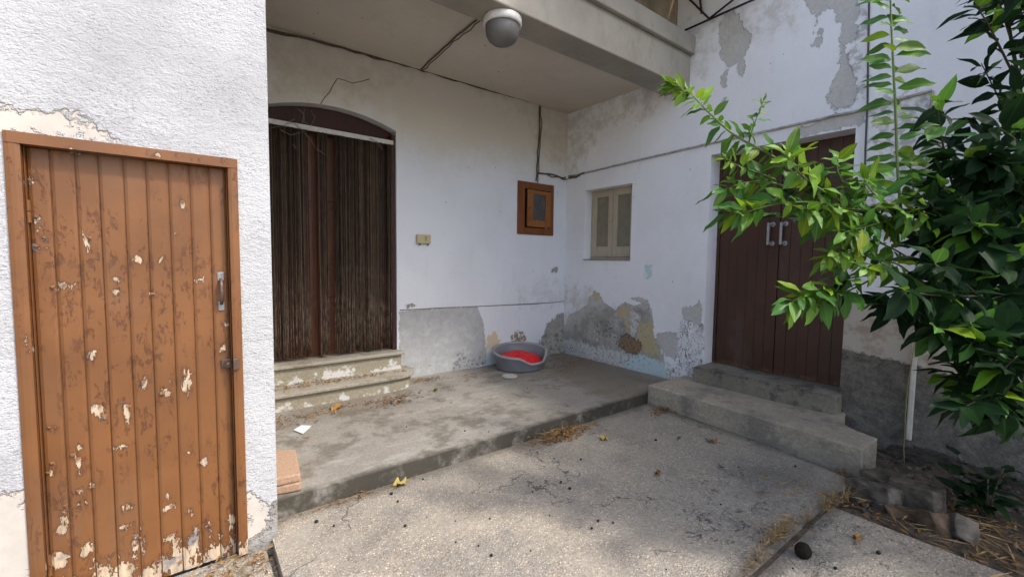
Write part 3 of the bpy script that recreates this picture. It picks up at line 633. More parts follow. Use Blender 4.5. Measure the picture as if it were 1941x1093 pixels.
# ---- window in the side wall
win = MB()
wx = XR+.13
for a in ((WY0+.001, WY0+.035, WZ0+.001, WZ1-.001), (WY1-.035, WY1-.001, WZ0+.001, WZ1-.001), (WY0+.035, WY1-.035, WZ0+.001, WZ0+.03), (WY0+.035, WY1-.035, WZ1-.03, WZ1-.001)):
    win.box(wx, wx+.06, *a)
window = lab(win.build('window', M['window_wood'], house, False, .003), 'dull beige wooden casement window')
wm = (WY0+WY1)/2
for a, b in ((WY0+.036, wm-.003), (wm+.003, WY1-.036)):
    sb = MB(); fwd = wx-.012; w_ = .075
    sb.box(fwd, fwd+.04, a, a+w_, WZ0+.032, WZ1-.032); sb.box(fwd, fwd+.04, b-w_, b, WZ0+.032, WZ1-.032)
    sb.box(fwd+.001, fwd+.039, a+w_, b-w_, WZ0+.032, WZ0+.175); sb.box(fwd+.001, fwd+.039, a+w_, b-w_, WZ1-.105, WZ1-.032)
    sb.build('sash', M['window_wood'], window, False, .004)
    MB().box(fwd+.02, fwd+.026, a+w_, b-w_, WZ0+.175, WZ1-.105).build('pane', M['pane'], window)
MB().box(XR-.012, wx+.06, WY0-.0, WY1+.012, WZ0-.02, WZ0-.0005).build('sill', M['kerb'], window, False, .004)
MB().box(wx+.061, wx+.09, WY0, WY1, WZ0, WZ1).build('backing', M['black_plastic'], window)

# ---- brown double door in the side wall
rx = XR+.20
dd = MB(); dd.box(rx+.03, rx+.07, RY0-.01, RY1+.01, RZ0-.02, RZ1+.01)
ddoor = lab(dd.build('double_door', M['brown_door'], house), 'dark brown boarded double door with aluminium handles')
mid = 1.876; nl = 6; nr = 6
def boards(y0, y1, n):
    for i in range(n):
        a = y0+(y1-y0)*i/n; b = y0+(y1-y0)*(i+1)/n; j = random.uniform(-.0015, .0015)
        MB().box(rx+j, rx+.03, a+.0006, b-.0006, RZ0+.008, RZ1-.004).build('plank', M['brown_door'], ddoor, False, .0035)
boards(RY0+.045, mid-.004, nr); boards(mid+.004, RY1-.035, nl)
for a, b in ((RY0+.0, RY0+.043), (RY1-.033, RY1)): MB().box(rx-.012, rx+.028, a+.001, b-.001, RZ0+.004, RZ1-.004).build('door_frame', M['brown_door'], ddoor, False, .004)
for hy in (on(1458, 440, 0, rx-.03)[1], on(1482, 440, 0, rx-.03)[1]):
    zt = on(1490, 424, 0, rx)[2]; zb = on(1484, 461, 0, rx)[2]
    hb = MB(); hb.box(rx-.060, rx-.036, hy-.012, hy+.012, zb-.015, zt+.015)
    for z in (zb, zt): hb.tube([(rx+.001, hy-.02, z), (rx-.03, hy-.016, z), (rx-.045, hy, z)], .0105, 8)
    for z in (zb, zt): hb.lathe([(.0, .006), (.024, .006), (.026, 0.)], (rx, hy-.02, z), 16, Matrix.Rotation(R(-90), 3, 'Y'))
    hb.build('handle', M['aluminium'], ddoor, False, .003)
th = MB().prism([(4.445, 2.53), (4.455, 1.225), (rx+.05, 1.23), (rx+.05, 2.535)], .17, .362)
threshold = th.build('threshold', M['threshold'], house, False, .012, 3)
MB().box(4.44, rx+.03, RY0+.003, RY1-.003, .3625, .368).build('sill', M['threshold'], threshold)
# ================================================================== outbuilding on the left with its peeling plank door
outb = thing('outbuilding', 'bright white rough-stuccoed outbuilding wall with a peeling brown plank door', 'outbuilding', (.39, YL, -.04))
Lw = lambda *pts: P2(1, YL, pts)
FX0, FX1, FZ1 = -.508, .258, 1.972
out_patches = {
 'smooth': [Lw((-60, 195), (30, 205), (80, 210), (150, 222), (190, 240), (222, 268), (120, 258), (60, 250), (-60, 245)), Lw((-60, 960), (20, 935), (60, 925), (90, 1120), (-60, 1120)), Lw((466, 935), (490, 940), (512, 962), (520, 975), (500, 1010), (468, 1030))],
 'grey': [Lw((90, 200), (170, 210), (260, 240), (345, 272), (300, 290), (215, 262), (170, 232)), Lw((-40, 860), (40, 850), (60, 940), (-40, 950)), Lw((-40, 200), (-5, 195), (30, 215), (-40, 225)), Lw((400, 290), (420, 284), (430, 298), (400, 297))],
 'cement': [Lw((468, 1024), (500, 1004), (512, 975), (516, 955), (530, 950), (530, 1070), (466, 1060))]}
wall('stucco_wall', 1, YL, 2.15, -4.0, .398, -.09, 4.0, [(FX0+.004, FX1-.004, -.09, FZ1-.004)], out_patches, M['stucco'], outb, .035)
od = MB()
dy = YL+.045
dbm = MB().box(FX0+.05, FX1-.05, dy+.010, dy+.045, -.043, FZ1-.05).mesh('plank_door', M['door_paint']); set_attr(dbm, 'chip', [-.05]*len(dbm.vertices))
door = lab(link('plank_door', dbm, outb), 'peeling brown plank door with iron handle')
# traced paint losses, in (x, z) of the door face
spots = [(56,345,5,7),(70,413,4,8),(68,468,7,9),(88,454,5,10),(167,462,9,15),(160,445,3,12),(260,493,12,7),(121,542,19,8),(296,558,11,4),(378,532,8,7),(306,492,5,4),(221,552,5,5),(224,530,4,4),(430,613,4,4),(70,433,8,6),(334,441,5,6),(341,389,5,5),(174,673,7,11),(273,725,8,11),(313,744,8,8),(354,723,8,23),(186,777,12,13),(195,790,6,9),(242,783,6,18),(236,768,5,9),(226,847,11,4),(151,847,6,5),(138,860,4,6),(149,878,4,13),(149,930,5,7),(176,922,6,9),(240,961,11,10),(236,996,9,5),(323,959,8,5),(315,965,4,4),(360,969,6,8),(387,874,6,7),(360,857,3,3),(321,1018,9,8),(336,1030,8,13),(166,1044,11,15),(257,1038,6,24),(268,1030,4,16),(365,1034,13,26),(372,1015,6,20),(404,1050,16,18),(439,988,8,20),(445,1040,8,30),(118,1005,13,12),(125,975,5,24),(112,1062,22,26),(232,1080,26,18),(310,1070,14,22),(423,659,6,9),(345,1075,12,14),(190,1085,16,12),(280,1085,12,12),(345,385,3,6),(104,545,5,6),(316,942,4,5),(57,640,4,6),(72,660,5,5),(398,1000,3,12),(155,955,3,4),(330,720,3,5),(97,812,4,6),(100,878,5,6),(96,895,7,5),(300,300,6,2),(140,290,4,2)]
def chip_vals(V):
    x = V[:, 0]; z = V[:, 2]; r = np.full(len(V), -.05)
    for px, py, a, b in spots:
        p = on(px, py, 1, dy); q = on(px+1, py, 1, dy); s = abs(q[0]-p[0])
        rx_ = a*s*.9; rz_ = b*s*.9
        e = np.sqrt(((x-p[0])/rx_)**2+((z-p[2])/rz_)**2); r = np.maximum(r, (1-e)*min(rx_, rz_))
    lowz = .004-(z+.03)*.20+.055*(vnoise(x, z*.25, 26., 4)-.42)+.02*(vnoise(x, z, 70., 8)-.5)      # rotted foot of the boards
    return np.maximum(r, np.clip(lowz, -.05, .012))
def grid_board(name, x0, x1, z0, z1, y0, y1, parent, mat, step=.009, chips=True, dz=None):
    xs = np.linspace(x0, x1, max(3, int((x1-x0)/step)+1)); zs = np.linspace(z0, z1, int((z1-z0)/(step*1.3))+1)
    Xg, Zg = np.meshgrid(xs, zs, indexing='ij'); nz = len(zs); b = MB()
    ed = np.minimum(Xg-x0, x1-Xg); Yg = np.where(ed < 1e-5, y0+.004, y0)
    b.add(np.stack([Xg.ravel(), Yg.ravel(), Zg.ravel()], 1), [(i*nz+j, (i+1)*nz+j, (i+1)*nz+j+1, i*nz+j+1) for i in range(len(xs)-1) for j in range(nz-1)])
    loop = [i*nz for i in range(len(xs))]+[(len(xs)-1)*nz+j for j in range(1, nz)]+[i*nz+nz-1 for i in range(len(xs)-2, -1, -1)]+[j for j in range(nz-2, 0, -1)]
    o = len(b.v); n = len(loop); b.v += [(b.v[q][0], y1, b.v[q][2]) for q in loop]; b.f += [(loop[i], o+i, o+(i+1) % n, loop[(i+1) % n]) for i in range(n)]
    me = b.mesh(name, mat); V = np.array(b.v)
    set_attr(me, 'chip', chip_vals(V) if chips else np.full(len(V), -.05)); return link(name, me, parent)
edges = [-.458, -.393, -.319, -.247, -.167, -.091, -.011, .068, .144, .212]
for a, b in zip(edges[:-1], edges[1:]):
    j = random.uniform(-.002, .002); grid_board('plank', a+.0025, b-.0025, -.040+random.uniform(-.004, .004), 1.925, dy+j, dy+.029, door, M['door_paint'])
# frame: two jambs, head, stops
grid_board('jamb', FX0, FX0+.044, -.04, FZ1-.0445, YL-.012, YL+.07, door, M['door_paint'], .011); grid_board('jamb', FX1-.04, FX1, -.03, FZ1-.0445, YL-.012, YL+.07, door, M['door_paint'], .011)
grid_board('head', FX0, FX1, FZ1-.044, FZ1, YL-.014, YL+.07, door, M['door_paint'], .011)
for a, b in ((FX0+.0445, FX0+.049), (FX1-.046, FX1-.0405)): grid_board('stop', a, b, -.03, FZ1-.046, YL+.022, YL+.07, door, M['door_paint'], .01, False)
# hinges, pull handle, lock
for (px, py) in ((51, 400), (88, 1075)):
    c = on(px, py, 1, YL+.02); hz = MB().tube([(FX0+.0505, YL+.030, c[2]-.045), (FX0+.0505, YL+.030, c[2]-.002)], .0075, 10).tube([(FX0+.0505, YL+.030, c[2]+.002), (FX0+.0505, YL+.030, c[2]+.045)], .0075, 10)
    me = hz.mesh('hinge', M['door_paint']); set_attr(me, 'chip', [-.05]*len(me.vertices)); link('hinge', me, door)
ht = on(419, 524, 1, dy); hbm = on(419, 580, 1, dy); hx = (ht[0]+hbm[0])/2
hd = MB().tube([(hx, dy-.004, ht[2]-.012), (hx, dy-.028, ht[2]-.022), (hx, dy-.037, ht[2]-.045), (hx, dy-.038, (ht[2]+hbm[2])/2), (hx, dy-.037, hbm[2]+.045), (hx, dy-.026, hbm[2]+.022), (hx, dy-.004, hbm[2]+.012)], [.0065, .008, .0095, .0105, .0095, .008, .0065], 10)
handle = hd.build('handle', M['old_iron'], door, True)
pm = MB()
for z in (ht[2], hbm[2]): pm.box(hx-.014, hx+.014, dy-.006, dy-.0005, z-.022, z+.022)
pm.build('handle_plate', M['zinc'], door, False, .003)
lk = on(433, 687, 1, dy); lb = MB().box(lk[0]-.030, lk[0]+.018, dy-.012, dy-.0005, lk[2]-.022, lk[2]+.022).lathe([(0., .022), (.008, .022), (.010, .012), (.016, .018), (.018, .0)], (lk[0]-.004, dy-.011, lk[2]), 16, Matrix.Rotation(R(90), 3, 'X'))
lb.build('lock', M['old_iron'], door, False, .002)
kp = MB().box(FX1-.042, FX1-.018, YL-.024, YL-.0125, lk[2]-.025, lk[2]+.03); kp.build('keeper', M['old_iron'], door, False, .002)
# curling flakes of paint at the larger losses
for k, (px, py, a, b) in enumerate(spots):
    if max(a, b) < 6 or random.random() < .25: continue
    p = on(px+random.uniform(-.6, .6)*a, py-b*random.uniform(.4, 1.), 1, dy); L = random.uniform(.006, .013); Wd = random.uniform(.010, .022); n_ = 5; fb = MB(); vs1 = []
    for i in range(n_+1):
        t_ = i/n_; th_ = t_*random.uniform(1.2, 1.6); vs1 += [(p[0]-Wd*(1-.5*t_)/2+.002*math.sin(k+i), dy-.003-L*math.sin(th_)*.8, p[2]-L*(1-math.cos(th_))), (p[0]+Wd*(1-.3*t_)/2, dy-.003-L*math.sin(th_)*.8, p[2]-L*(1-math.cos(th_))+.001)]
    fb.add(vs1, [(2*i, 2*i+1, 2*i+3, 2*i+2) for i in range(n_)]); me = fb.mesh('paint_flake', M['door_paint']); set_attr(me, 'chip', [-.05]*len(me.vertices)); link('paint_flake', me, door)

# ================================================================== things on the porch walls
# strand curtain
cur = thing('strand_curtain', 'dark brown dusty strand curtain hanging from a white rail in the arched doorway', 'curtain', (1.3, YB+.02, .47))
MB().box(DX0+.005, DX1-.024, YB+.012, YB+.046, 2.748, 2.795).build('rail', M['rod'], cur, False, .006)
sm = MB(); tone = []; x = DX0+.012
gaps = [(on(589, 620, 1, YB+.03)[0], on(606, 620, 1, YB+.03)[0]), (on(624, 620, 1, YB+.03)[0], on(636, 620, 1, YB+.03)[0]), (on(693, 620, 1, YB+.03)[0], on(696, 620, 1, YB+.03)[0]), (on(733, 620, 1, YB+.03)[0], on(735, 620, 1, YB+.03)[0])]
while x < DX1-.045:
    ingap = any(a < x < b for a, b in gaps)
    if not ingap:
        z0 = .485+random.uniform(0, .03)+(.05 if random.random() < .06 else 0); wv = random.uniform(.0042, .0068); y0 = YB+.029+random.uniform(-.010, .010); dxb = random.uniform(-.008, .008); n_ = 7; pts = []
        for i in range(n_):
            t_ = i/(n_-1); pts.append((x+dxb*t_*t_+.0015*math.sin(i*2.1+x*90), y0+.003*math.sin(i*1.3+x*40), 2.75+(z0-2.75)*t_))
        sm.tube(pts, wv, 5); tone += [min(.85, max(.3, random.gauss(.50, .075)))]*35
    x += random.choice((.009, .010, .010, .011, .012, .013))
sme = sm.mesh('strands', M['strand'], True); set_attr(sme, 'tone', tone); stuff(link('strands', sme, cur))
# meter cabinet
mc = [on(981, 342, 1, YB), on(1047, 447, 1, YB)]; x0, x1, z1, z0 = mc[0][0], mc[1][0], mc[0][2], mc[1][2]
cab = thing('meter_cabinet', 'small orange-brown wooden meter cabinet with dim glass door set in the porch wall', 'cabinet', ((x0+x1)/2, YB, z0))
i0 = on(994, 357, 1, YB); i1 = on(1041, 434, 1, YB); ix0, ix1, iz1, iz0 = i0[0], i1[0], i0[2], i1[2]
fb = MB(); fb.box(x0, ix0, YB-.02, YB+.06, z0, z1); fb.box(ix1, x1, YB-.02, YB+.06, z0, z1); fb.box(ix0, ix1, YB-.019, YB+.06, z0, iz0); fb.box(ix0, ix1, YB-.019, YB+.06, iz1, z1)
fb.build('frame', M['cabinet_dark'], cab, False, .004)
MB().box(ix0-.02, ix1+.02, YB+.10, YB+.12, iz0-.02, iz1+.02).build('back_board', M['black_plastic'], cab)
rotd = Matrix.Translation((ix1-.004, YB-.018, 0)) @ Matrix.Rotation(R(3), 4, 'Z') @ Matrix.Translation((-(ix1-.004), -(YB-.018), 0))
g0 = on(1007, 368, 1, YB); g1 = on(1031, 419, 1, YB); cdm = MB()
dx0 = ix0+.022; cdm.box(dx0, g0[0], YB-.03, YB-.006, iz0+.012, iz1-.012, rotd); cdm.box(g1[0], ix1-.004, YB-.03, YB-.006, iz0+.012, iz1-.012, rotd)
cdm.box(g0[0], g1[0], YB-.029, YB-.007, iz0+.012, g1[2], rotd); cdm.box(g0[0], g1[0], YB-.029, YB-.007, g0[2], iz1-.012, rotd)
cdoor = cdm.build('cabinet_door', M['cabinet_wood'], cab, False, .004)
MB().box(g0[0]-.004, g1[0]+.004, YB-.018, YB-.014, g1[2]-.004, g0[2]+.004, rotd).build('pane', M['meter_pane'], cdoor)
kn = on(1003, 394, 1, YB-.07); MB().lathe([(0, .022), (.009, .02), (.011, .013), (.006, .008), (.006, 0)], (kn[0], YB-.066, kn[2]), 12, Matrix.Rotation(R(90), 3, 'X')).build('knob', M['old_iron'], cdoor, True)
ck = on(1006, 433, 1, YB-.03); MB().tube([(ck[0], YB-.03, ck[2]), (ck[0]+.004, YB-.035, ck[2]-.04), (ck[0]+.02, YB-.03, ck[2]-.08)], .004, 6).build('loose_wire', M['straw'], cab)
# junction box
j0 = on(790, 444, 1, YB-.03); j1 = on(816, 462, 1, YB-.03)
jb = thing('junction_box', 'small ivory electrical box on the white porch wall beside the arched doorway', 'electrical box', ((j0[0]+j1[0])/2, YB, j1[2]))
MB().box(j0[0], j1[0], YB-.045, YB-.0005, j1[2], j0[2]).build('case', M['ivory'], jb, False, .006, 3)
jc = on(807, 452, 1, YB-.045); MB().box(jc[0]-.012, jc[0]+.012, YB-.049, YB-.0455, jc[2]-.025, jc[2]+.025).build('switch', M['terracotta'], jb, False, .002)
for k in (.25, .85): xx = j0[0]+(j1[0]-j0[0])*k; MB().box(xx-.006, xx+.006, YB-.03, YB-.01, j1[2]-.02, j1[2]-.0005).build('cable_gland', M['cable'], jb, False, .002)
# ceiling lamp under the beam
lc = on(949, 38, 2, 3.425); lc[1] = 2.955
lamp = thing('ceiling_lamp', 'round bulkhead lamp with white ring and dull grey glass dome under the porch beam', 'lamp', (lc[0], lc[1], 3.425))
MB().lathe([(0, 3.4245), (.148, 3.4245), (.155, 3.416), (.157, 3.378), (.152, 3.364), (.142, 3.359), (.134, 3.363), (.132, 3.378)], (lc[0], lc[1], 0), 40).build('ring', M['lamp_base'], lamp, True)
MB().lathe([(.135, 3.366), (.136, 3.335), (.130, 3.292), (.112, 3.257), (.080, 3.233), (.040, 3.221), (.001, 3.219)], (lc[0], lc[1], 0), 40).build('glass_dome', M['lamp_glass'], lamp, True)
# cables
def cable(name, label, pts, r, mat, jit=.004, n=6, cat='cable', twin=0):
    P = []
    for a, b in zip(pts[:-1], pts[1:]):
        a = np.array(a, float); b = np.array(b, float); k = max(2, int(np.linalg.norm(b-a)/.10))
        for i in range(k): P.append(a+(b-a)*i/k+RNG.normal(0, jit, 3)*np.array([1, .25, 1])*(i > 0))
    P.append(np.array(pts[-1], float)); b = MB(); b.tube(P, r, n)
    if twin: b.tube([p+np.array([0, -.002, 0])+RNG.normal(0, jit*1.6, 3)*np.array([1, .3, 1])+np.array([twin, 0, -abs(twin)]) for p in P], r*.7, n)
    return tag(b.build(name, mat, None, True), label, cat)
bc = lambda px, py, o=.018: on(px, py, 1, YB-o)
cable('wall_cable', 'dusty brown cable along the joint of porch wall and ceiling', [bc(490, 51), bc(650, 90), bc(800, 133), bc(900, 163), bc(1021, 197)], .009, M['cable'], .004, 6, 'cable', .010)
cable('wall_cable', 'dusty twin cable dropping down the porch wall to the meter cabinet', [bc(1023, 199), bc(1022, 260), bc(1018, 330), bc(1016, 343)], .010, M['cable'], .005, 6, 'cable', .024)
cable('wall_cable', 'ragged brown cables sagging into the wall corner beside the meter cabinet', [bc(1020, 328), bc(1045, 330), bc(1064, 337), bc(1072, 336)], .010, M['cable'], .007, 6, 'cable', .020)
cc = lambda px, py: on(px, py, 2, ZC-.012)
cable('ceiling_cable', 'brown cable crossing the porch ceiling towards the beam', [cc(798, 132), cc(840, 92), (2.19, 3.56, ZC-.012), (2.18, 3.115, ZC-.012)], .008, M['cable'], .003, 6, 'cable', .016)
cable('wall_cable', 'short dusty wire above the arched doorway', [bc(608, 197, .006), bc(625, 175, .006), bc(640, 149, .006), bc(668, 158, .006), bc(700, 150, .006)], .004, M['web'], .006)
sc = lambda px, py, o=.012: on(px, py, 0, XR-o)
cable('wall_cable', 'long painted cable running across the side wall above window and double door', [sc(1078, 334), sc(1105, 329), sc(1200, 306), sc(1345, 272), sc(1500, 238), sc(1640, 207), sc(1766, 171)], .012, M['white_cable'], .002)
cable('wall_cable', 'frayed dark cable ends hanging at the wall corner above the window', [sc(1078, 338), sc(1092, 336), sc(1102, 329), sc(1108, 327)], .013, M['cable'], .007, 6, 'cable', .0)
cable('wall_cable', 'thin dark vertical cable on the side wall right of the double door', [sc(1648, -30), sc(1646, 90), sc(1644, 210), sc(1640, 300), sc(1636, 440)], .007, M['black_cable'], .0015)
cable('wall_cable', 'pale vertical cable on the side wall behind the lemon shoot', [sc(1768, 172), sc(1760, 260), sc(1752, 380), sc(1746, 470), sc(1736, 618)], .010, M['white_cable'], .0015)
pc = thing('conduit', 'white plastic conduit standing upright on the dark lower side wall', 'conduit', (XR-.02, .78, .1))
p0 = on(1733, 618, 0, XR-.018); p1 = on(1722, 833, 0, XR-.018)
MB().box(XR-.030, XR-.001, -.017, .017, p1[2], p0[2], Matrix.Translation((0, p1[1], 0)) @ Matrix.Shear('XY', 4, (0, 0)) @ Matrix.Identity(4)).build('channel', M['pvc'], pc, False, .004)
MB().box(XR-.034, XR-.0305, p1[1]-.010, p1[1]+.010, p1[2]+.01, p0[2]-.02).build('cover', M['pvc'], pc, False, .001)
cable('dry_vine', 'thin dry vine hanging beside the white conduit', [sc(1736, 640, .04), sc(1722, 720, .04), sc(1716, 790, .04), sc(1713, 850, .05), sc(1714, 885, .05)], .004, M['vine'], .006, 5, 'vine')
# cobwebs in the top of the arch
cw = MB()
for pts in ([(560, 202), (575, 215), (578, 232), (590, 238), (598, 222), (590, 212)], [(577, 205), (575, 225), (574, 236)], [(545, 235), (555, 232), (572, 248), (585, 260), (600, 282), (615, 293)], [(530, 245), (550, 256), (570, 250)], [(555, 274), (560, 282)], [(512, 243), (540, 238), (550, 230), (560, 226)], [(700, 262), (712, 268), (725, 285)]):
    P = [on(a+random.uniform(-1, 1), b, 1, YB-.004) for a, b in pts]; cw.tube(P, .0022, 4); cw.tube([p+RNG.normal(0, .008, 3)*np.array([1, .3, 1]) for p in P], .0015, 4)
tag(stuff(cw.build('cobweb', M['web'])), 'dusty cobweb strands in the top of the arched doorway', 'cobweb')
# rusty bars above
rb = thing('roof_bracket', 'rusty steel bars of a bracket under the roof sheet beside the side wall', 'bracket', on(1300, 57, 0, XR-.05))
def bar(a, b, r=.011): MB().tube([on(*a, 0, XR-.06), on(*b, 0, XR-.06)], r, 8).build('bar', M['rust'], rb, True)
bar((1298, 58), (1450, -10)); bar((1344, 36), (1400, -8), .010); bar((1344, 36), (1300, -8), .010); bar((1326, -8), (1330, 26), .012)

# unseen steel bars added overhead to cast streak shadows on the outbuilding
pg = thing('shadow_bars', 'unseen steel bars added above the courtyard to cast shadows', 'shadow bars', (4.6, 1.06, 4.5))
MB().tube([(.55, 1.06, 4.5), (XR-.001, 1.06, 4.5)], .045, 10).build('shadow_crossbar', M['rust'], pg, True)
for xx, rr_ in ((1.2, .035), (.74, .03), (2.7, .03)): MB().tube([(xx, -2.2, 4.545), (xx, 2.74, 4.545)], rr_, 8).build('shadow_rod', M['rust'], pg, True)

# ================================================================== dog bed and small things on the floor
bedc = Vector((3.50, 4.36, ZS)); bedA, bedB, brot = .375, .31, R(-8)
bed = thing('pet_bed', 'grey plastic pet bed with a low front, standing against the porch wall', 'pet bed', bedc)
def rimh(a):                                            # rim dips at the front (towards -y)
    d = (a-R(292)+math.pi) % (2*math.pi)-math.pi; t_ = max(0, min(1, (abs(d)-R(20))/R(34))); t_ = t_*t_*(3-2*t_)
    return .105+(.125+.045*math.sin(a+R(10)))*t_
N = 72
def bedpt(a, s, z): 
    p = Matrix.Rotation(brot, 3, 'Z') @ Vector((bedA*s*math.cos(a), bedB*s*math.sin(a), z)); return p+bedc
def ringsurf(fnprof, name, mat):
    b = MB(); k = None; vs1 = []
    for j in range(N):
        a = 2*math.pi*j/N; pr_ = fnprof(a); k = len(pr_); vs1 += [bedpt(a, s, z) for s, z in pr_]
    b.add(vs1, [(j*k+i, ((j+1) % N)*k+i, ((j+1) % N)*k+i+1, j*k+i+1) for j in range(N) for i in range(k-1)]); return b.build(name, mat, bed, True)
def prof(a):
    h = rimh(a); sl = lambda z: .80+.20*z/.27
    return [(0, .012), (.79, .012), (.82, .001), (.83, .02), (sl(h*.5), h*.5), (sl(h)-.005, h-.02), (sl(h), h-.002), (sl(h)-.05, h-.004), (sl(h*.5)-.055, h*.5), (.77, .03), (0, .03)]
ringsurf(prof, 'shell', M['bed_plastic'])
def rimprof(a):
    h = rimh(a); s = .80+.20*h/.27
    return [(s+.035, h-.016), (s+.042, h-.004), (s+.03, h+.007), (s-.02, h+.009), (s-.055, h+.002), (s-.058, h-.010)]
ringsurf(rimprof, 'rim', M['bed_rim'])
cush = thing('cushion', 'bright red cushion lying in the grey pet bed', 'cushion', bedc+Vector((0, 0, .03)))
b = MB(); vs1 = []; K = 14
for j in range(N):
    a = 2*math.pi*j/N
    for i in range(K):
        s = i/(K-1); prof_ = math.sqrt(max(0, 1-s**3.2)); z = .042+(.15+.03*math.cos(a-1.9)*s)*prof_+.006*math.sin(5*a+2*s)*s+.005*math.sin(13*s+3*math.cos(a))
        if i == K-1: z = .045
        vs1.append(bedpt(a, (.775+.09*prof_)*s, z))
b.add(vs1, [(j*K+i, j*K+i+1, ((j+1) % N)*K+i+1, ((j+1) % N)*K+i) for j in range(N) for i in range(K-1)]); co = b.build('cover', M['cushion'], cush, True)
dsh = on(966, 714, 2, ZS+.004); tag(MB().lathe([(.001, .006), (.075, .006), (.082, .016), (.092, .018), (.094, .010), (.086, .002)], (dsh[0], dsh[1], ZS+.002), 32).build('dish', M['dish'], None, True), 'flat dull white dish on the floor in front of the pet bed', 'dish')
# two bricks by the outbuilding corner
def brick(name, label, quadpx, z0, z1, mat):
    q = [on(*p, 2, z1)[:2] for p in quadpx]; b = MB().prism([tuple(p) for p in q], z0, z1); return tag(b.build(name, mat, None, False, .012, 3), label, 'brick', 'bricks by the outbuilding corner')
brick('brick', 'lower old terracotta brick of the pair at the outbuilding corner', [(505, 875), (566, 872), (572, 913), (505, 925)], ZS+.001, ZS+.055, M['terracotta'])
brick('brick', 'upper old terracotta brick lying on another at the outbuilding corner', [(505, 853), (561, 850), (570, 897), (505, 911)], ZS+.0555, ZS+.105, M['terracotta'])
# paper scrap
q = [on(*p, 2, ZS+.008) for p in ((556, 815), (572, 806), (591, 807), (574, 822))]; pb = MB(); pb.add([tuple(p) for p in q]+[(p[0], p[1], p[2]+.004) for p in q], [(3, 2, 1, 0), (4, 5, 6, 7), (0, 1, 5, 4), (1, 2, 6, 5), (2, 3, 7, 6), (3, 0, 4, 7)])
tag(pb.build('paper_scrap', M['paper']), 'folded pale blue-green paper scrap on the porch floor below the steps', 'paper')
# fallen leaves one can pick out
def lobed(p, size, rot, mat, label, lobes=5):
    b = MB(); vs1 = [Vector((0, 0, .012))]; n_ = lobes*4
    for i in range(n_):
        a = 2*math.pi*i/n_; r = size*(.55+.45*abs(math.cos(lobes*a/2))**1.5)*(1.15 if abs(a-math.pi) > 2 else .8)
        vs1.append(Vector((r*math.cos(a), r*math.sin(a), .012+random.uniform(-.008, .022)*(1+size*6))))
    Mx = Matrix.Translation(Vector(p)) @ Matrix.Rotation(rot, 4, 'Z'); b.add([Mx @ v for v in vs1], [(0, 1+i, 1+(i+1) % n_) for i in range(n_)])
    st_ = [Mx @ Vector((-size*.5, 0, .012)), Mx @ Vector((-size*1.2, size*.1, .006)), Mx @ Vector((-size*1.7, size*.3, .003))]; b.tube(st_, .0018, 4)
    return tag(b.build('fallen_leaf', mat, None, True), label, 'leaf', 'fallen leaves on the ground')
F = lambda px, py, z=ZS: on(px, py, 2, z)
lobed(F(638, 776), .075, 1.1, M['dry_leaf'], 'orange dry leaf on the porch floor below the lower step')
lobed(F(757, 920, 0), .055, .4, M['yellow_leaf'], 'yellow leaf on the courtyard ground below the porch edge')
lobed(F(826, 741), .028, .8, M['leaf_young'], 'small green leaf on the porch floor left of the pet bed', 3)
lobed(F(885, 722), .024, .2, M['dry_leaf'], 'small tan husk on the porch floor before the pet bed', 3)
lobed(F(1350, 838, 0), .055, 2.2, M['dry_leaf'], 'brown dry leaf on the courtyard ground near the concrete kerb')
lobed(F(1145, 833, 0), .05, .3, M['yellow_leaf'], 'pale dry leaf at the right end of the litter heap', 4)
lobed(F(1368, 888, 0), .030, 1.2, M['litter'], 'small brown leaf on the courtyard ground below the kerb', 4)
lobed(F(1246, 900, 0), .028, .2, M['litter'], 'tiny brown leaf in the middle of the courtyard', 3)
lobed(F(1625, 1024, 0), .03, .2, M['dry_leaf'], 'small rusty leaf on the near slab below the rubble', 3)
lobed(F(1287, 833, 0), .022, .2, M['leaf'], 'tiny grey-green leaf on the ground below the kerb', 3)
# tile shard standing in the litter heap
lp = F(1066, 812, 0); tag(MB().prism([(lp[0]-.06, lp[1]-.012), (lp[0]+.06, lp[1]-.012), (lp[0]+.06, lp[1]+.012), (lp[0]-.06, lp[1]+.012)], .001, .06).build('tile_shard', M['terracotta'], None, False, .02, 4), 'curved terracotta shard in the leaf heap at the porch edge', 'shard')
# leaf litter heaps and straw: uncountable
def litter(name, label, mat, items):
    b = MB()
    for (px, py, z, rx_, ry_, n_, L, up) in items:
        c = F(px, py, z)
        for _ in range(n_):
            x_, y_ = c[0]+random.gauss(0, rx_), c[1]+random.gauss(0, ry_)
            a = random.uniform(0, math.pi*2); l = L*random.uniform(.35, 1.1)*(1.0 if mat != M['straw'] else 1.15); wd = l*(random.uniform(.10, .34) if mat != M['straw'] else random.uniform(.025, .06)); t_ = random.uniform(0, .6)
            h = z+.004+random.random()*up; d = Vector((math.cos(a), math.sin(a), random.uniform(-.15, .25))); s_ = Vector((-math.sin(a), math.cos(a), t_))*wd
            c0 = Vector((x_, y_, max(h, z+.004+max(0, -d.z)*l*.5)))
            b.add([c0-d*l*.5, c0+s_*.5+Vector((0, 0, .004)), c0+d*l*.5, c0-s_*.5+Vector((0, 0, max(0, t_*wd*.5)))], [(0, 1, 2, 3)])
    o = stuff(b.build(name, mat)); o['label'] = label; o['category'] = 'litter'; return o
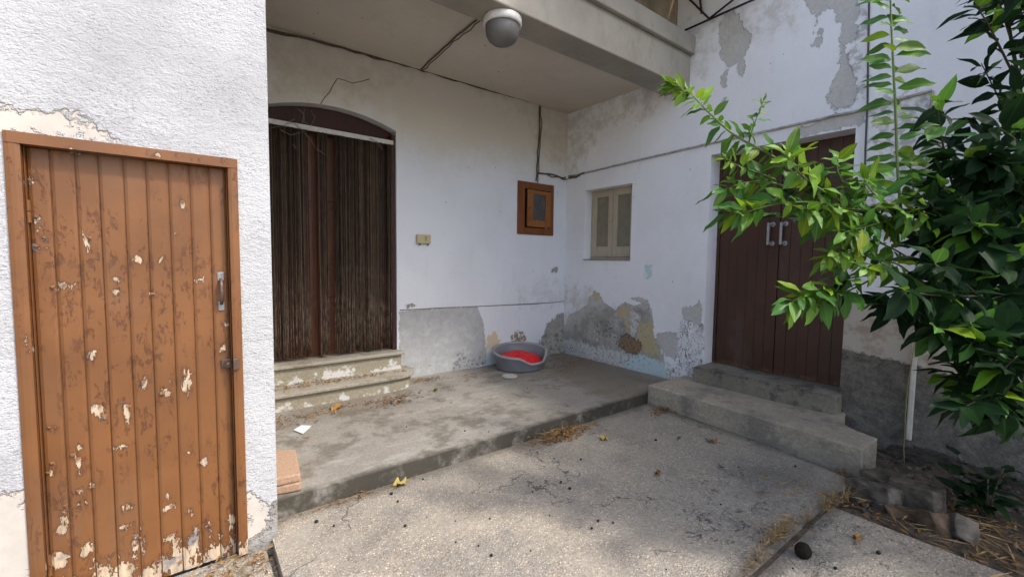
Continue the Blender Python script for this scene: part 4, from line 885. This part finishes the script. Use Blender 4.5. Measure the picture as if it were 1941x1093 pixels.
litter('leaf_litter', 'brown leaf litter gathered in corners of the porch and yard', M['litter'], [
 (1062, 830, 0, .17, .05, 330, .065, .05), (1262, 778, 0, .11, .04, 150, .055, .03), (470, 1066, -.045, .10, .10, 160, .04, .02), (505, 1010, -.045, .02, .10, 50, .05, .03), (640, 722, .272, .40, .035, 300, .045, .014), (560, 727, .272, .2, .05, 110, .04, .012),
 (800, 722, ZS, .12, .025, 160, .04, .025), (1080, 690, ZS, .28, .18, 300, .04, .01), (535, 800, ZS, .10, .18, 70, .05, .01), (690, 765, ZS, .45, .04, 240, .035, .01), (740, 762, ZS, .09, .06, 130, .05, .015), (890, 710, ZS, .6, .03, 120, .025, .006),
 (1600, 905, -.02, .06, .05, 40, .05, .03), (1700, 960, -.05, .22, .15, 160, .06, .03), (1850, 1010, -.05, .3, .2, 240, .07, .04), (640, 955, 0, .30, .02, 90, .03, .008), (1120, 690, ZS, .3, .1, 80, .03, .006)])
litter('straw', 'dry straw and yellow needles in joints and heaps', M['straw'], [
 (1075, 824, 0, .15, .045, 130, .12, .05), (1265, 772, 0, .08, .03, 40, .10, .02), (475, 1060, -.045, .09, .09, 70, .09, .03), (600, 790, ZS, .12, .05, 20, .16, .01), (1475, 1015, 0, .10, .02, 90, .09, .05), (1570, 955, 0, .10, .03, 60, .09, .04), (1430, 1070, 0, .1, .012, 60, .06, .02),
 (1640, 930, -.03, .12, .06, 60, .10, .04), (1800, 985, -.04, .2, .12, 110, .16, .04), (1880, 1030, -.04, .2, .15, 100, .18, .04), (640, 955, 0, .2, .015, 40, .05, .01), (1480, 930, 0, .18, .12, 24, .16, .006)])
# blades standing in the joint
gb = MB()
for (px, py, n_, h) in ((1474, 1022, 46, .11), (1570, 960, 34, .11), (1605, 945, 22, .10), (1440, 1052, 22, .06), (1530, 986, 20, .07), (1490, 1008, 18, .1)):
    for _ in range(n_):
        c = F(px, py, -.01)+np.array([random.gauss(0, .07), random.gauss(0, .008), 0]); a = random.uniform(0, 6.28); l = h*random.uniform(.5, 1.3); le = random.uniform(.2, .9)
        d = np.array([math.cos(a)*le, math.sin(a)*le, 1.]); w_ = np.array([-math.sin(a), math.cos(a), 0])*.0026
        gb.add([c-w_, c+w_, c+d*l*.6+w_*.7, c+d*l*.6-w_*.7, c+d*l*np.array([1.5, 1.5, .85])], [(0, 1, 2, 3), (3, 2, 4)])
o = stuff(gb.build('dry_grass', M['straw'])); o['label'] = 'dry grass blades standing in the joint between the courtyard slabs'; o['category'] = 'grass'
pbm = MB()
for _ in range(42):
    px, py = random.uniform(560, 1750), random.uniform(760, 1085); z = 0.
    g = F(px, py, 0)
    if g[1] > 2.72 or g[0] > 3.6 or g[0] < .45: continue
    r = random.uniform(.003, .009); pbm.lathe([(.0005, r*1.4), (r*.8, r*1.1), (r, r*.6), (r*.7, .0)], (g[0], g[1], z+.002), 7)
for (px, py) in ((600, 990), (1665, 1049), (742, 937), (1080, 927), (1243, 835)):
    g = F(px, py, 0); r = .011; pbm.lathe([(.0005, r*1.3), (r*.8, r*1.1), (r, r*.6), (r*.7, .0)], (g[0], g[1], .002), 9)
for _ in range(22):
    px, py = random.uniform(620, 1200), random.uniform(700, 860); g = F(px, py, ZS)
    if g[1] < 2.8 or g[1] > 4.2: continue
    r = random.uniform(.003, .007); pbm.lathe([(.0005, r*1.4), (r*.8, r*1.1), (r, r*.6), (r*.7, .0)], (g[0], g[1], ZS+.002), 7)
o = stuff(pbm.build('fallen_berries', M['pebble'], None, True)); o['label'] = 'small black berries and grit scattered over the ground'; o['category'] = 'berries'
fr_ = F(1522, 1056, 0); fm = MB().lathe([(.0006, .076), (.012, .074), (.026, .066), (.036, .050), (.039, .036), (.036, .020), (.026, .006), (.010, .001), (.0006, .0005)], (fr_[0], fr_[1], .001), 24); fm.v = [(x_+.0015*math.sin(9*z_*40+x_*90), y_+.0015*math.sin(y_*110), z_) for x_, y_, z_ in fm.v]
tag(fm.build('rotten_fruit', mat_simple('black_rind', (.022, .016, .010), .85, .15, 0, .6, 90, .004), None, True), 'round blackened fruit lying on the near courtyard slab', 'fruit')
bt = F(1262, 764, 0); tag(MB().tube([F(1244, 752, .035), F(1256, 764, .02), F(1261, 771, .012)], .006, 8).build('plastic_stick', M['pvc'], None, True), 'short white plastic stick leaning at the corner of porch and kerb', 'stick')

# ================================================================== rubble in the planting strip
def stone(px, py, z, sx, sy, sz, rz, tilt, mat, label, seed):
    g = F(px, py, z); b = MB(); Mx = Matrix.Translation(Vector(g)+Vector((0, 0, sz*.25))) @ Matrix.Rotation(R(rz), 4, 'Z') @ Matrix.Rotation(R(tilt), 4, 'Y') @ Matrix.Rotation(R(tilt*.6), 4, 'X')
    b.box(-sx/2, sx/2, -sy/2, sy/2, -sz/2, sz/2); me = b.mesh('rubble_block', mat); bm = bmesh.new(); bm.from_mesh(me); bmesh.ops.subdivide_edges(bm, edges=bm.edges[:], cuts=4, use_grid_fill=True); r = random.Random(seed)
    ph = [r.uniform(0, 6) for _ in range(6)]
    for v in bm.verts:
        c = v.co; k = .035*min(sx, sy)*6
        v.co = Mx @ Vector((c.x*(1-.5*abs(c.y/sy*c.z/sz))+k*.4*math.sin(c.y*30+ph[0])*math.sin(c.z*40+ph[1]), c.y+k*.4*math.sin(c.x*28+ph[2])*math.cos(c.z*35+ph[3]), c.z+k*.3*math.sin(c.x*33+ph[4])*math.sin(c.y*31+ph[5])+r.uniform(-.003, .003)))
    bm.to_mesh(me); bm.free(); return tag(link('rubble_block', me, None, .008, 2), label, 'rubble', 'rubble blocks in the planting strip')
stone(1655, 945, -.05, .30, .16, .14, 70, 10, M['stone3'], 'flat pale rubble block just past the end of the kerb', 1)
stone(1672, 925, -.02, .22, .14, .12, 68, -8, M['stone'], 'greenish grey rubble block against the kerb end, behind the flat pale one', 2)
stone(1735, 962, -.04, .26, .14, .20, 75, 6, M['stone'], 'squared dark grey rubble block in the middle of the planting strip', 3)
stone(1752, 1000, -.06, .24, .14, .13, 60, 22, M['stone2'], 'tilted brown rubble block below the squared dark one', 4)
stone(1812, 1012, -.05, .20, .11, .13, 40, 30, M['stone3'], 'pinkish rubble wedge leaning beside the near slab edge', 5)
stone(1775, 945, -.03, .12, .10, .10, 20, 12, M['stone2'], 'small rounded tan rubble stone near the wall foot', 6)
stone(1700, 985, -.07, .12, .10, .09, 35, -14, M['stone2'], 'small broken brown stone between two larger rubble blocks', 7)

gv = MB()
for _ in range(420):
    x_, y_ = random.uniform(3.25, 4.58), random.uniform(-.6, .86); r = random.uniform(.006, .028); 
    b0 = len(gv.v); gv.lathe([(.0008, r*.75), (r*.75, r*.55), (r, .0), (r*.6, -r*.5)], (x_, y_, -.055+r*.2), 6)
    for k_ in range(b0, len(gv.v)): v_ = gv.v[k_]; gv.v[k_] = (v_[0]+random.gauss(0, r*.2), v_[1]+random.gauss(0, r*.2), v_[2]+random.gauss(0, r*.15))
o = stuff(gv.build('gravel', M['stone'])); o['label'] = 'loose stones and crumbled mortar in the planting strip'; o['category'] = 'gravel'

# ================================================================== lemon tree
def leaf_mesh(kind, seed):
    r = random.Random(seed); n_ = 6; b = MB(); fold = r.uniform(.10, .32); dro = r.uniform(.10, .60); wav = r.uniform(.02, .05); wid = r.uniform(.33, .54); tw = r.uniform(-.7, .7)
    vs1 = []; rib = []
    def pt(t, s):
        w_ = wid*.5*math.sin(math.pi*min(1, t**.85))**.8*(1-.25*t); x_ = s*w_; z = fold*abs(x_)*1.1-dro*t*t*.5+wav*math.sin(t*9+seed)*abs(s)
        a = tw*t; return (x_*math.cos(a)-z*math.sin(a)*.3, .06+t*.94, z+x_*math.sin(a))
    vs1.append((0, 0, 0)); rib.append(1); vs1.append(pt(0, 0)); rib.append(1); rows = []
    for i in range(1, n_):
        t = i/n_; rows.append([len(vs1)+k for k in range(5)]); vs1 += [pt(t, s) for s in (-1, -.5, 0, .5, 1)]; rib += [0, .0, 1, .0, 0]
    vs1.append((0, 1.0, -dro*.5)); rib.append(1); tip = len(vs1)-1; fs = []
    for k in range(4): fs.append((1, rows[0][k+1], rows[0][k])); fs.append((rows[-1][k], rows[-1][k+1], tip))
    for a, c in zip(rows[:-1], rows[1:]):
        for k in range(4): fs.append((a[k], a[k+1], c[k+1], c[k]))
    o_ = len(vs1); vs1 += [(-.012, 0, 0), (.012, 0, 0), (.010, .07, .004), (-.010, .07, .004)]; rib += [1]*4; fs.append((o_, o_+1, o_+2, o_+3))
    b.add(vs1, fs); me = b.mesh('leaf', M[kind], True); set_attr(me, 'rib', rib); return me
LM = {k: [leaf_mesh(k, 11*i+j) for i in range(10)] for j, k in enumerate(('leaf_young', 'leaf', 'leaf_dark', 'leaf_yellow'))}
trunk_base = Vector((4.20, -.32, -.04))
tree = thing('lemon_tree', 'leafy lemon tree reaching in from the right over the planting strip', 'tree', trunk_base)
LEAVES = []                                             # (matrix, kind, size shown)
def put_leaf(p, d, nrm, L, kind):
    d = Vector(d).normalized(); nrm = Vector(nrm); s = d.cross(nrm)
    if s.length < 1e-3: s = d.orthogonal()
    s.normalize(); n_ = s.cross(d); L *= 1.2; Mx = Matrix(((s.x, d.x, n_.x, p[0]), (s.y, d.y, n_.y, p[1]), (s.z, d.z, n_.z, p[2]), (0, 0, 0, 1))) @ Matrix.Scale(L, 4)
    dep = float((np.array(p)-CAM)@FW); LEAVES.append((Mx, kind, L/max(dep, .3)))
def smooth_path(pts, k=6):
    pts = [np.array(p) for p in pts]; out = []
    for i in range(len(pts)-1):
        p0 = pts[max(i-1, 0)]; p1 = pts[i]; p2 = pts[i+1]; p3 = pts[min(i+2, len(pts)-1)]
        for j in range(k):
            t = j/k; out.append(.5*((2*p1)+(-p0+p2)*t+(2*p0-5*p1+4*p2-p3)*t*t+(-p0+3*p1-3*p2+p3)*t**3))
    out.append(pts[-1]); return out
def branch(pts, r0, r1, mat='bark', name='branch'):
    P = smooth_path(pts); k = len(P); MB().tube(P, [r0+(r1-r0)*i/(k-1) for i in range(k)], 7).build(name, M[mat], tree, True); return P
def leaves_on(P, n, L0, L1, kinds, t0=0., spread=62, droop=.25, face=None, seed=0, tipyoung=True, flat=.55):
    r = random.Random(seed); k = len(P); n = int(n*1.4)
    for i in range(n):
        t = t0+(1-t0)*(i+.5*r.random())/n; f = t*(k-1); a = int(min(k-2, f)); p = P[a]+(P[a+1]-P[a])*(f-a); T = Vector(P[min(a+1, k-1)]-P[a]).normalized()
        u = T.orthogonal().normalized(); v = T.cross(u); ph = i*2.4+r.uniform(-.5, .5); rad = u*math.cos(ph)+v*math.sin(ph); al = R(spread+r.uniform(-18, 18))*(1-.45*(t > .93))
        d = T*math.cos(al)+rad*math.sin(al); d.z -= droop*r.uniform(.3, 1.4); L = (L0+(L1-L0)*t)*r.uniform(.55, 1.22)
        nrm = Vector((r.gauss(0, .5), r.gauss(0, .5), 1.))*flat+(Vector(face) if face is not None else Vector(-FW))*(1-flat)+rad*.3
        if isinstance(kinds, str): kd = kinds
        else: kd = kinds(t, r)
        put_leaf(p, d, nrm, L, kd)
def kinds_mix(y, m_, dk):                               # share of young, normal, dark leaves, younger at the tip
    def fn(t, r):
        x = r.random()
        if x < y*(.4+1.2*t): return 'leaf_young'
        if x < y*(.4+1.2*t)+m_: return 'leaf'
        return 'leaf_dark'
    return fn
TS = 1.18                                               # how far out the boughs reach
A = lambda *pts: [at(px, py, d*TS) for px, py, d in pts]
# trunk and limbs
crotch = np.array([3.75, -.12, .95])
MB().tube(smooth_path([np.array(trunk_base), np.array([4.15, -.30, .3]), np.array([3.98, -.22, .65]), crotch]), [.052-.014*i/18 for i in range(19)], 10).build('trunk', M['bark'], tree, True)
limb1 = branch([crotch, at(1990, 560, 2.25*TS), at(1860, 500, 2.1*TS), at(1740, 455, 2.0*TS), at(1640, 395, 1.92*TS)], .030, .012)
limb2 = branch([crotch, at(2040, 420, 2.2*TS), at(1960, 300, 2.15*TS), at(1930, 150, 2.1*TS), at(1905, 0, 2.1*TS), at(1890, -160, 2.1*TS)], .015, .005)
limb3 = branch([crotch, at(2010, 640, 2.1*TS), at(1900, 600, 1.95*TS), at(1800, 560, 1.9*TS), at(1700, 520, 1.9*TS), at(1620, 520, 1.9*TS)], .024, .007)
limb4 = branch([crotch, at(2030, 700, 2.2*TS), at(1930, 690, 2.05*TS), at(1830, 680, 2.0*TS), at(1760, 690, 2.0*TS)], .018, .005)
limb5 = branch([crotch, at(2150, 450, 2.4*TS), at(2150, 250, 2.5*TS), at(2120, 50, 2.5*TS), at(2080, -200, 2.5*TS)], .026, .008)
# upper left sprig with bright tip
sp1 = branch(A((1640, 395, 1.92), (1545, 360, 1.85), (1470, 300, 1.80), (1395, 258, 1.78), (1345, 215, 1.76), (1310, 180, 1.75), (1268, 160, 1.74)), .008, .002, 'twig', 'twig')
leaves_on(sp1, 44, .115, .062, lambda t, r: 'leaf_young' if t > .72 or r.random() < .18 else 'leaf', .15, 60, .3, seed=1)
leaves_on(sp1, 20, .06, .05, 'leaf_young', .82, 50, .1, seed=21)
t1 = branch(A((1418, 275, 1.79), (1428, 240, 1.78), (1440, 210, 1.77), (1446, 192, 1.77)), .004, .0015, 'twig', 'twig'); leaves_on(t1, 13, .06, .045, lambda t, r: 'leaf_young' if t > .6 else 'leaf', .1, 60, .0, seed=2)
t2 = branch(A((1470, 340, 1.82), (1430, 325, 1.80), (1395, 312, 1.78), (1375, 300, 1.77)), .004, .0015, 'twig', 'twig'); leaves_on(t2, 12, .07, .06, kinds_mix(.3, .7, 0), .5, 60, .2, seed=3)
# main left mass
for k, (pts, n, L0, L1, y) in enumerate((
 (A((1640, 400, 1.92), (1560, 380, 1.86), (1480, 350, 1.82), (1420, 345, 1.80), (1370, 360, 1.78)), 30, .12, .105, .2),
 (A((1640, 405, 1.90), (1560, 385, 1.80), (1480, 385, 1.76), (1420, 400, 1.74), (1385, 405, 1.73)), 30, .125, .11, .3),
 (A((1660, 410, 1.95), (1590, 380, 1.84), (1530, 340, 1.76), (1500, 310, 1.72), (1492, 292, 1.71)), 24, .115, .10, .9),
 (A((1680, 420, 1.95), (1620, 370, 1.86), (1590, 330, 1.83), (1588, 300, 1.82)), 16, .125, .10, .25),
 (A((1700, 430, 1.98), (1640, 400, 1.84), (1570, 395, 1.78), (1520, 400, 1.75)), 26, .12, .11, .45),
 (A((1720, 440, 2.0), (1690, 400, 1.86), (1650, 360, 1.82), (1640, 340, 1.81)), 20, .115, .10, .35),
 (A((1740, 450, 2.0), (1690, 420, 1.84), (1640, 430, 1.78), (1600, 440, 1.76)), 24, .12, .11, .3),
 (A((1760, 455, 2.0), (1740, 400, 1.86), (1730, 350, 1.84), (1725, 300, 1.83)), 20, .115, .095, .2),
 (A((1750, 450, 2.0), (1760, 420, 1.82), (1740, 400, 1.76), (1715, 405, 1.74)), 18, .115, .105, .6),
 (A((1700, 430, 2.05), (1600, 420, 2.0), (1520, 415, 1.98), (1470, 410, 1.96)), 26, .12, .11, .0))):
    Pq = branch(pts, .006, .002, 'twig', 'twig'); leaves_on(Pq, n, L0, L1, kinds_mix(y, .75, 0), .18, 62, .24, seed=30+k)
# upright water shoot
sh = branch(A((1712, 440, 1.88), (1702, 330, 1.84), (1697, 200, 1.82), (1692, 100, 1.80), (1688, 0, 1.79), (1690, -70, 1.78)), .007, .003, 'twig', 'twig')
rr = random.Random(5)
for i in range(54):
    t = .14+.86*i/54; f = t*(len(sh)-1); a = int(min(len(sh)-2, f)); p = sh[a]+(sh[a+1]-sh[a])*(f-a); side = -1 if i % 2 else 1
    ang = rr.uniform(-.7, .7); d = Vector(RT)*side*math.cos(ang)+Vector(FW)*math.sin(ang)+Vector((0, 0, rr.uniform(-.15, .38))); up_ = Vector((rr.gauss(0, .2), rr.gauss(0, .2), 1))-Vector(FW)*rr.uniform(.9, 2.6)
    put_leaf(p, d, up_, (.135-.03*t)*rr.uniform(.7, 1.15), 'leaf_young' if rr.random() < .25 else 'leaf')
# lower bright cluster
for k, (pts, n, L0, y) in enumerate((
 (A((1700, 520, 1.9), (1640, 480, 1.82), (1595, 478, 1.78), (1565, 490, 1.76)), 22, .10, .8), (A((1680, 520, 1.9), (1620, 525, 1.82), (1560, 545, 1.78), (1520, 560, 1.76), (1498, 575, 1.75)), 26, .115, .35),
 (A((1660, 525, 1.9), (1610, 550, 1.84), (1575, 560, 1.8), (1545, 575, 1.79)), 20, .115, .25), (A((1740, 530, 1.9), (1700, 500, 1.8), (1670, 500, 1.76), (1640, 510, 1.74)), 18, .10, .6), (A((1740, 500, 1.95), (1690, 470, 1.85), (1650, 455, 1.8), (1625, 450, 1.78)), 16, .10, .45))):
    Pq = branch(pts, .005, .0018, 'twig', 'twig'); leaves_on(Pq, n, L0, L0*.85, kinds_mix(y, .7, 0), .25, 62, .35, seed=60+k)
# dark mass at the right, below and behind
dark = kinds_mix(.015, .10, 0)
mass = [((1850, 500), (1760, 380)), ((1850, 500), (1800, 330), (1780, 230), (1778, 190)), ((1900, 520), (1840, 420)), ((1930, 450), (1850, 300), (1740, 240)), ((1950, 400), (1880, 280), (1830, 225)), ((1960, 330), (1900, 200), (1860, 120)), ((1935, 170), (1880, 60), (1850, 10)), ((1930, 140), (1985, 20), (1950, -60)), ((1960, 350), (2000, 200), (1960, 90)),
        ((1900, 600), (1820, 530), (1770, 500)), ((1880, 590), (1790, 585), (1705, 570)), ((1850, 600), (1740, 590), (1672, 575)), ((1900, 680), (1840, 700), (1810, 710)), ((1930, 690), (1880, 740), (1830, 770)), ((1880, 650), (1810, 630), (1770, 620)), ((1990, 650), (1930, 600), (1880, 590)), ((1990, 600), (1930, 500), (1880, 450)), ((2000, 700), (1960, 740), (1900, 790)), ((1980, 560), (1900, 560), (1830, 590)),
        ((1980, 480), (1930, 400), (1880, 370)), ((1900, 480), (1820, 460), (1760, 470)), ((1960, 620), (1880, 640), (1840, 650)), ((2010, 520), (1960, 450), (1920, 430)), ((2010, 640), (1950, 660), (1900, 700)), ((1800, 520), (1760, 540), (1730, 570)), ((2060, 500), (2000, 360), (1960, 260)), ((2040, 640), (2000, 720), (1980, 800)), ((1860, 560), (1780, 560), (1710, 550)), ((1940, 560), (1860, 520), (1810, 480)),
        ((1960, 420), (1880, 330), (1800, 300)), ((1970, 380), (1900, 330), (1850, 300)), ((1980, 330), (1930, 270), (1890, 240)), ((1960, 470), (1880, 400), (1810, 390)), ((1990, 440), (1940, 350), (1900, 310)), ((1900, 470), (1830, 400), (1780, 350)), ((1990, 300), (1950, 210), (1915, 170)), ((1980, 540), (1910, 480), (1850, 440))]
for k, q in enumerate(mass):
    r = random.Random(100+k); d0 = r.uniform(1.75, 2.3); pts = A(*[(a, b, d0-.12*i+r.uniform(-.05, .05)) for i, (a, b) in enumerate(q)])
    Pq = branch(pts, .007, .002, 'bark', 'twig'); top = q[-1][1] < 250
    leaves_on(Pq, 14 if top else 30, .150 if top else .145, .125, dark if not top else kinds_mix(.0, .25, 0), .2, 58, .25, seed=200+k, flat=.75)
# unseen crown added above and to the right of the picture, shading the rest
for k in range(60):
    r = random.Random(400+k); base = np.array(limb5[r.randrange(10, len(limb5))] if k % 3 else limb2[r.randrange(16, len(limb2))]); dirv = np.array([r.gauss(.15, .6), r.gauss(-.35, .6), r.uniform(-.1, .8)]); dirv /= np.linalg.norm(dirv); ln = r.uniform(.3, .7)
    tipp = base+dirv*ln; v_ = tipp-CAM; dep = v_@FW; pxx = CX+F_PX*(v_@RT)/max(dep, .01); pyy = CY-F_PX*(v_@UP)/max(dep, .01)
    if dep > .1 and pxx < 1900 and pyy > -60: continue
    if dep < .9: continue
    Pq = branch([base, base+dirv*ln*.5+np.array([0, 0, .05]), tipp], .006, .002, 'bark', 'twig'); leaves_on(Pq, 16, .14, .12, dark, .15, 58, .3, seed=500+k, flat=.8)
# single yellow leaves and the green fruit
put_leaf(at(1634, 436, 1.72*TS), Vector(-UP)*1.0+Vector(RT)*.05, Vector(-FW)+Vector((0, 0, .3)), .105, 'leaf_yellow')
put_leaf(at(1478, 392, 1.70*TS), Vector(-UP)+Vector(RT)*-.05, Vector(-FW)+Vector((0, 0, .2)), .10, 'leaf_yellow')
fp = at(1592, 522, 1.80*TS); lemon = MB().lathe([(.001, .040), (.006, .037), (.014, .031), (.023, .018), (.027, .0), (.025, -.016), (.016, -.030), (.007, -.036), (.001, -.040)], tuple(fp), 16).build('fruit', M['fruit'], tree, True)
# leaves: the ones that show largest are parts, the rest one mass
def vis(q):
    p = np.array(q[0].translation); v_ = p-CAM; dep = v_@FW
    if dep < .1: return -1
    x_ = CX+F_PX*(v_@RT)/dep; y_ = CY-F_PX*(v_@UP)/dep
    inside = -20 < x_ < 1960 and -20 < y_ < 1110
    return q[2]/(1.+.6*max(0, dep-1.7))*(1 if inside else .0)+(.02 if inside and x_ < 1720 else 0)
def over_handles(q):
    for f in (0., .5, 1.):
        p = np.array(q[0] @ Vector((0, f, 0))); v_ = p-CAM; dep = v_@FW; x_ = CX+F_PX*(v_@RT)/dep; y_ = CY-F_PX*(v_@UP)/dep
        if dep > .1 and 1446 < x_ < 1506 and 418 < y_ < 475: return True
    return False
LEAVES = [q for q in LEAVES if not over_handles(q)]      # the bough is thin in front of the door handles
LEAVES.sort(key=vis, reverse=True)
for i, (Mx, kd, _) in enumerate(LEAVES[:300]):
    o = bpy.data.objects.new('leaf', LM[kd][i % 10]); COL.objects.link(o); adopt(o, tree); o.matrix_basis = Mx
rest = {}
for i, (Mx, kd, _) in enumerate(LEAVES[300:]): rest.setdefault(kd, []).append((Mx, LM[kd][i % 10]))
vs_all = []; fs_all = []; rib_all = []; rnd_all = []; mi = []; off = 0
kk = list(rest)
for kd in kk:
    for Mx, me in rest[kd]:
        co = np.empty(len(me.vertices)*3); me.vertices.foreach_get('co', co); co = co.reshape(-1, 3); m4 = np.array(Mx); vs_all.append(co@m4[:3, :3].T+m4[:3, 3])
        rb_ = np.empty(len(me.vertices), np.float32); me.attributes['rib'].data.foreach_get('value', rb_); rib_all.append(rb_); rnd_all.append(np.full(len(rb_), random.random(), np.float32))
        for p in me.polygons: fs_all.append(tuple(v+off for v in p.vertices)); mi.append(kk.index(kd))
        off += len(me.vertices)
me = bpy.data.meshes.new('foliage'); me.from_pydata(np.concatenate(vs_all).tolist(), [], fs_all)
for kd in kk: me.materials.append(M[kd])
me.polygons.foreach_set('material_index', mi); me.polygons.foreach_set('use_smooth', [True]*len(me.polygons))
set_attr(me, 'rib', np.concatenate(rib_all)); set_attr(me, 'rnd', np.concatenate(rnd_all)); me.update(); stuff(link('foliage', me, tree))
# small dark shrub at the wall foot
shp = F(1868, 985, -.03); shrub = thing('shrub', 'small dark-leaved plant growing at the foot of the side wall', 'plant', shp)
for k in range(7):
    r = random.Random(700+k); a = at(1868+r.uniform(-15, 15), 985, 1); tipp = shp+np.array([r.gauss(0, .10), r.gauss(0, .10), r.uniform(.16, .36)]); MB().tube([shp, (shp+tipp)/2+np.array([0, 0, .03]), tipp], .004, 5).build('stem', M['bark'], shrub, True)
    for i in range(7):
        t = .3+.7*i/6; p = shp+(tipp-shp)*t; an = r.uniform(0, 6.28); d = Vector((math.cos(an), math.sin(an), r.uniform(-.2, .5))).normalized(); s = d.cross(Vector((0, 0, 1))).normalized(); n_ = s.cross(d)
        o = bpy.data.objects.new('leaf', LM['leaf_dark'][r.randrange(10)]); COL.objects.link(o); adopt(o, shrub); o.matrix_basis = Matrix(((s.x, d.x, n_.x, p[0]), (s.y, d.y, n_.y, p[1]), (s.z, d.z, n_.z, p[2]), (0, 0, 0, 1))) @ Matrix.Scale(r.uniform(.10, .17), 4)
print('leaves', len(LEAVES))
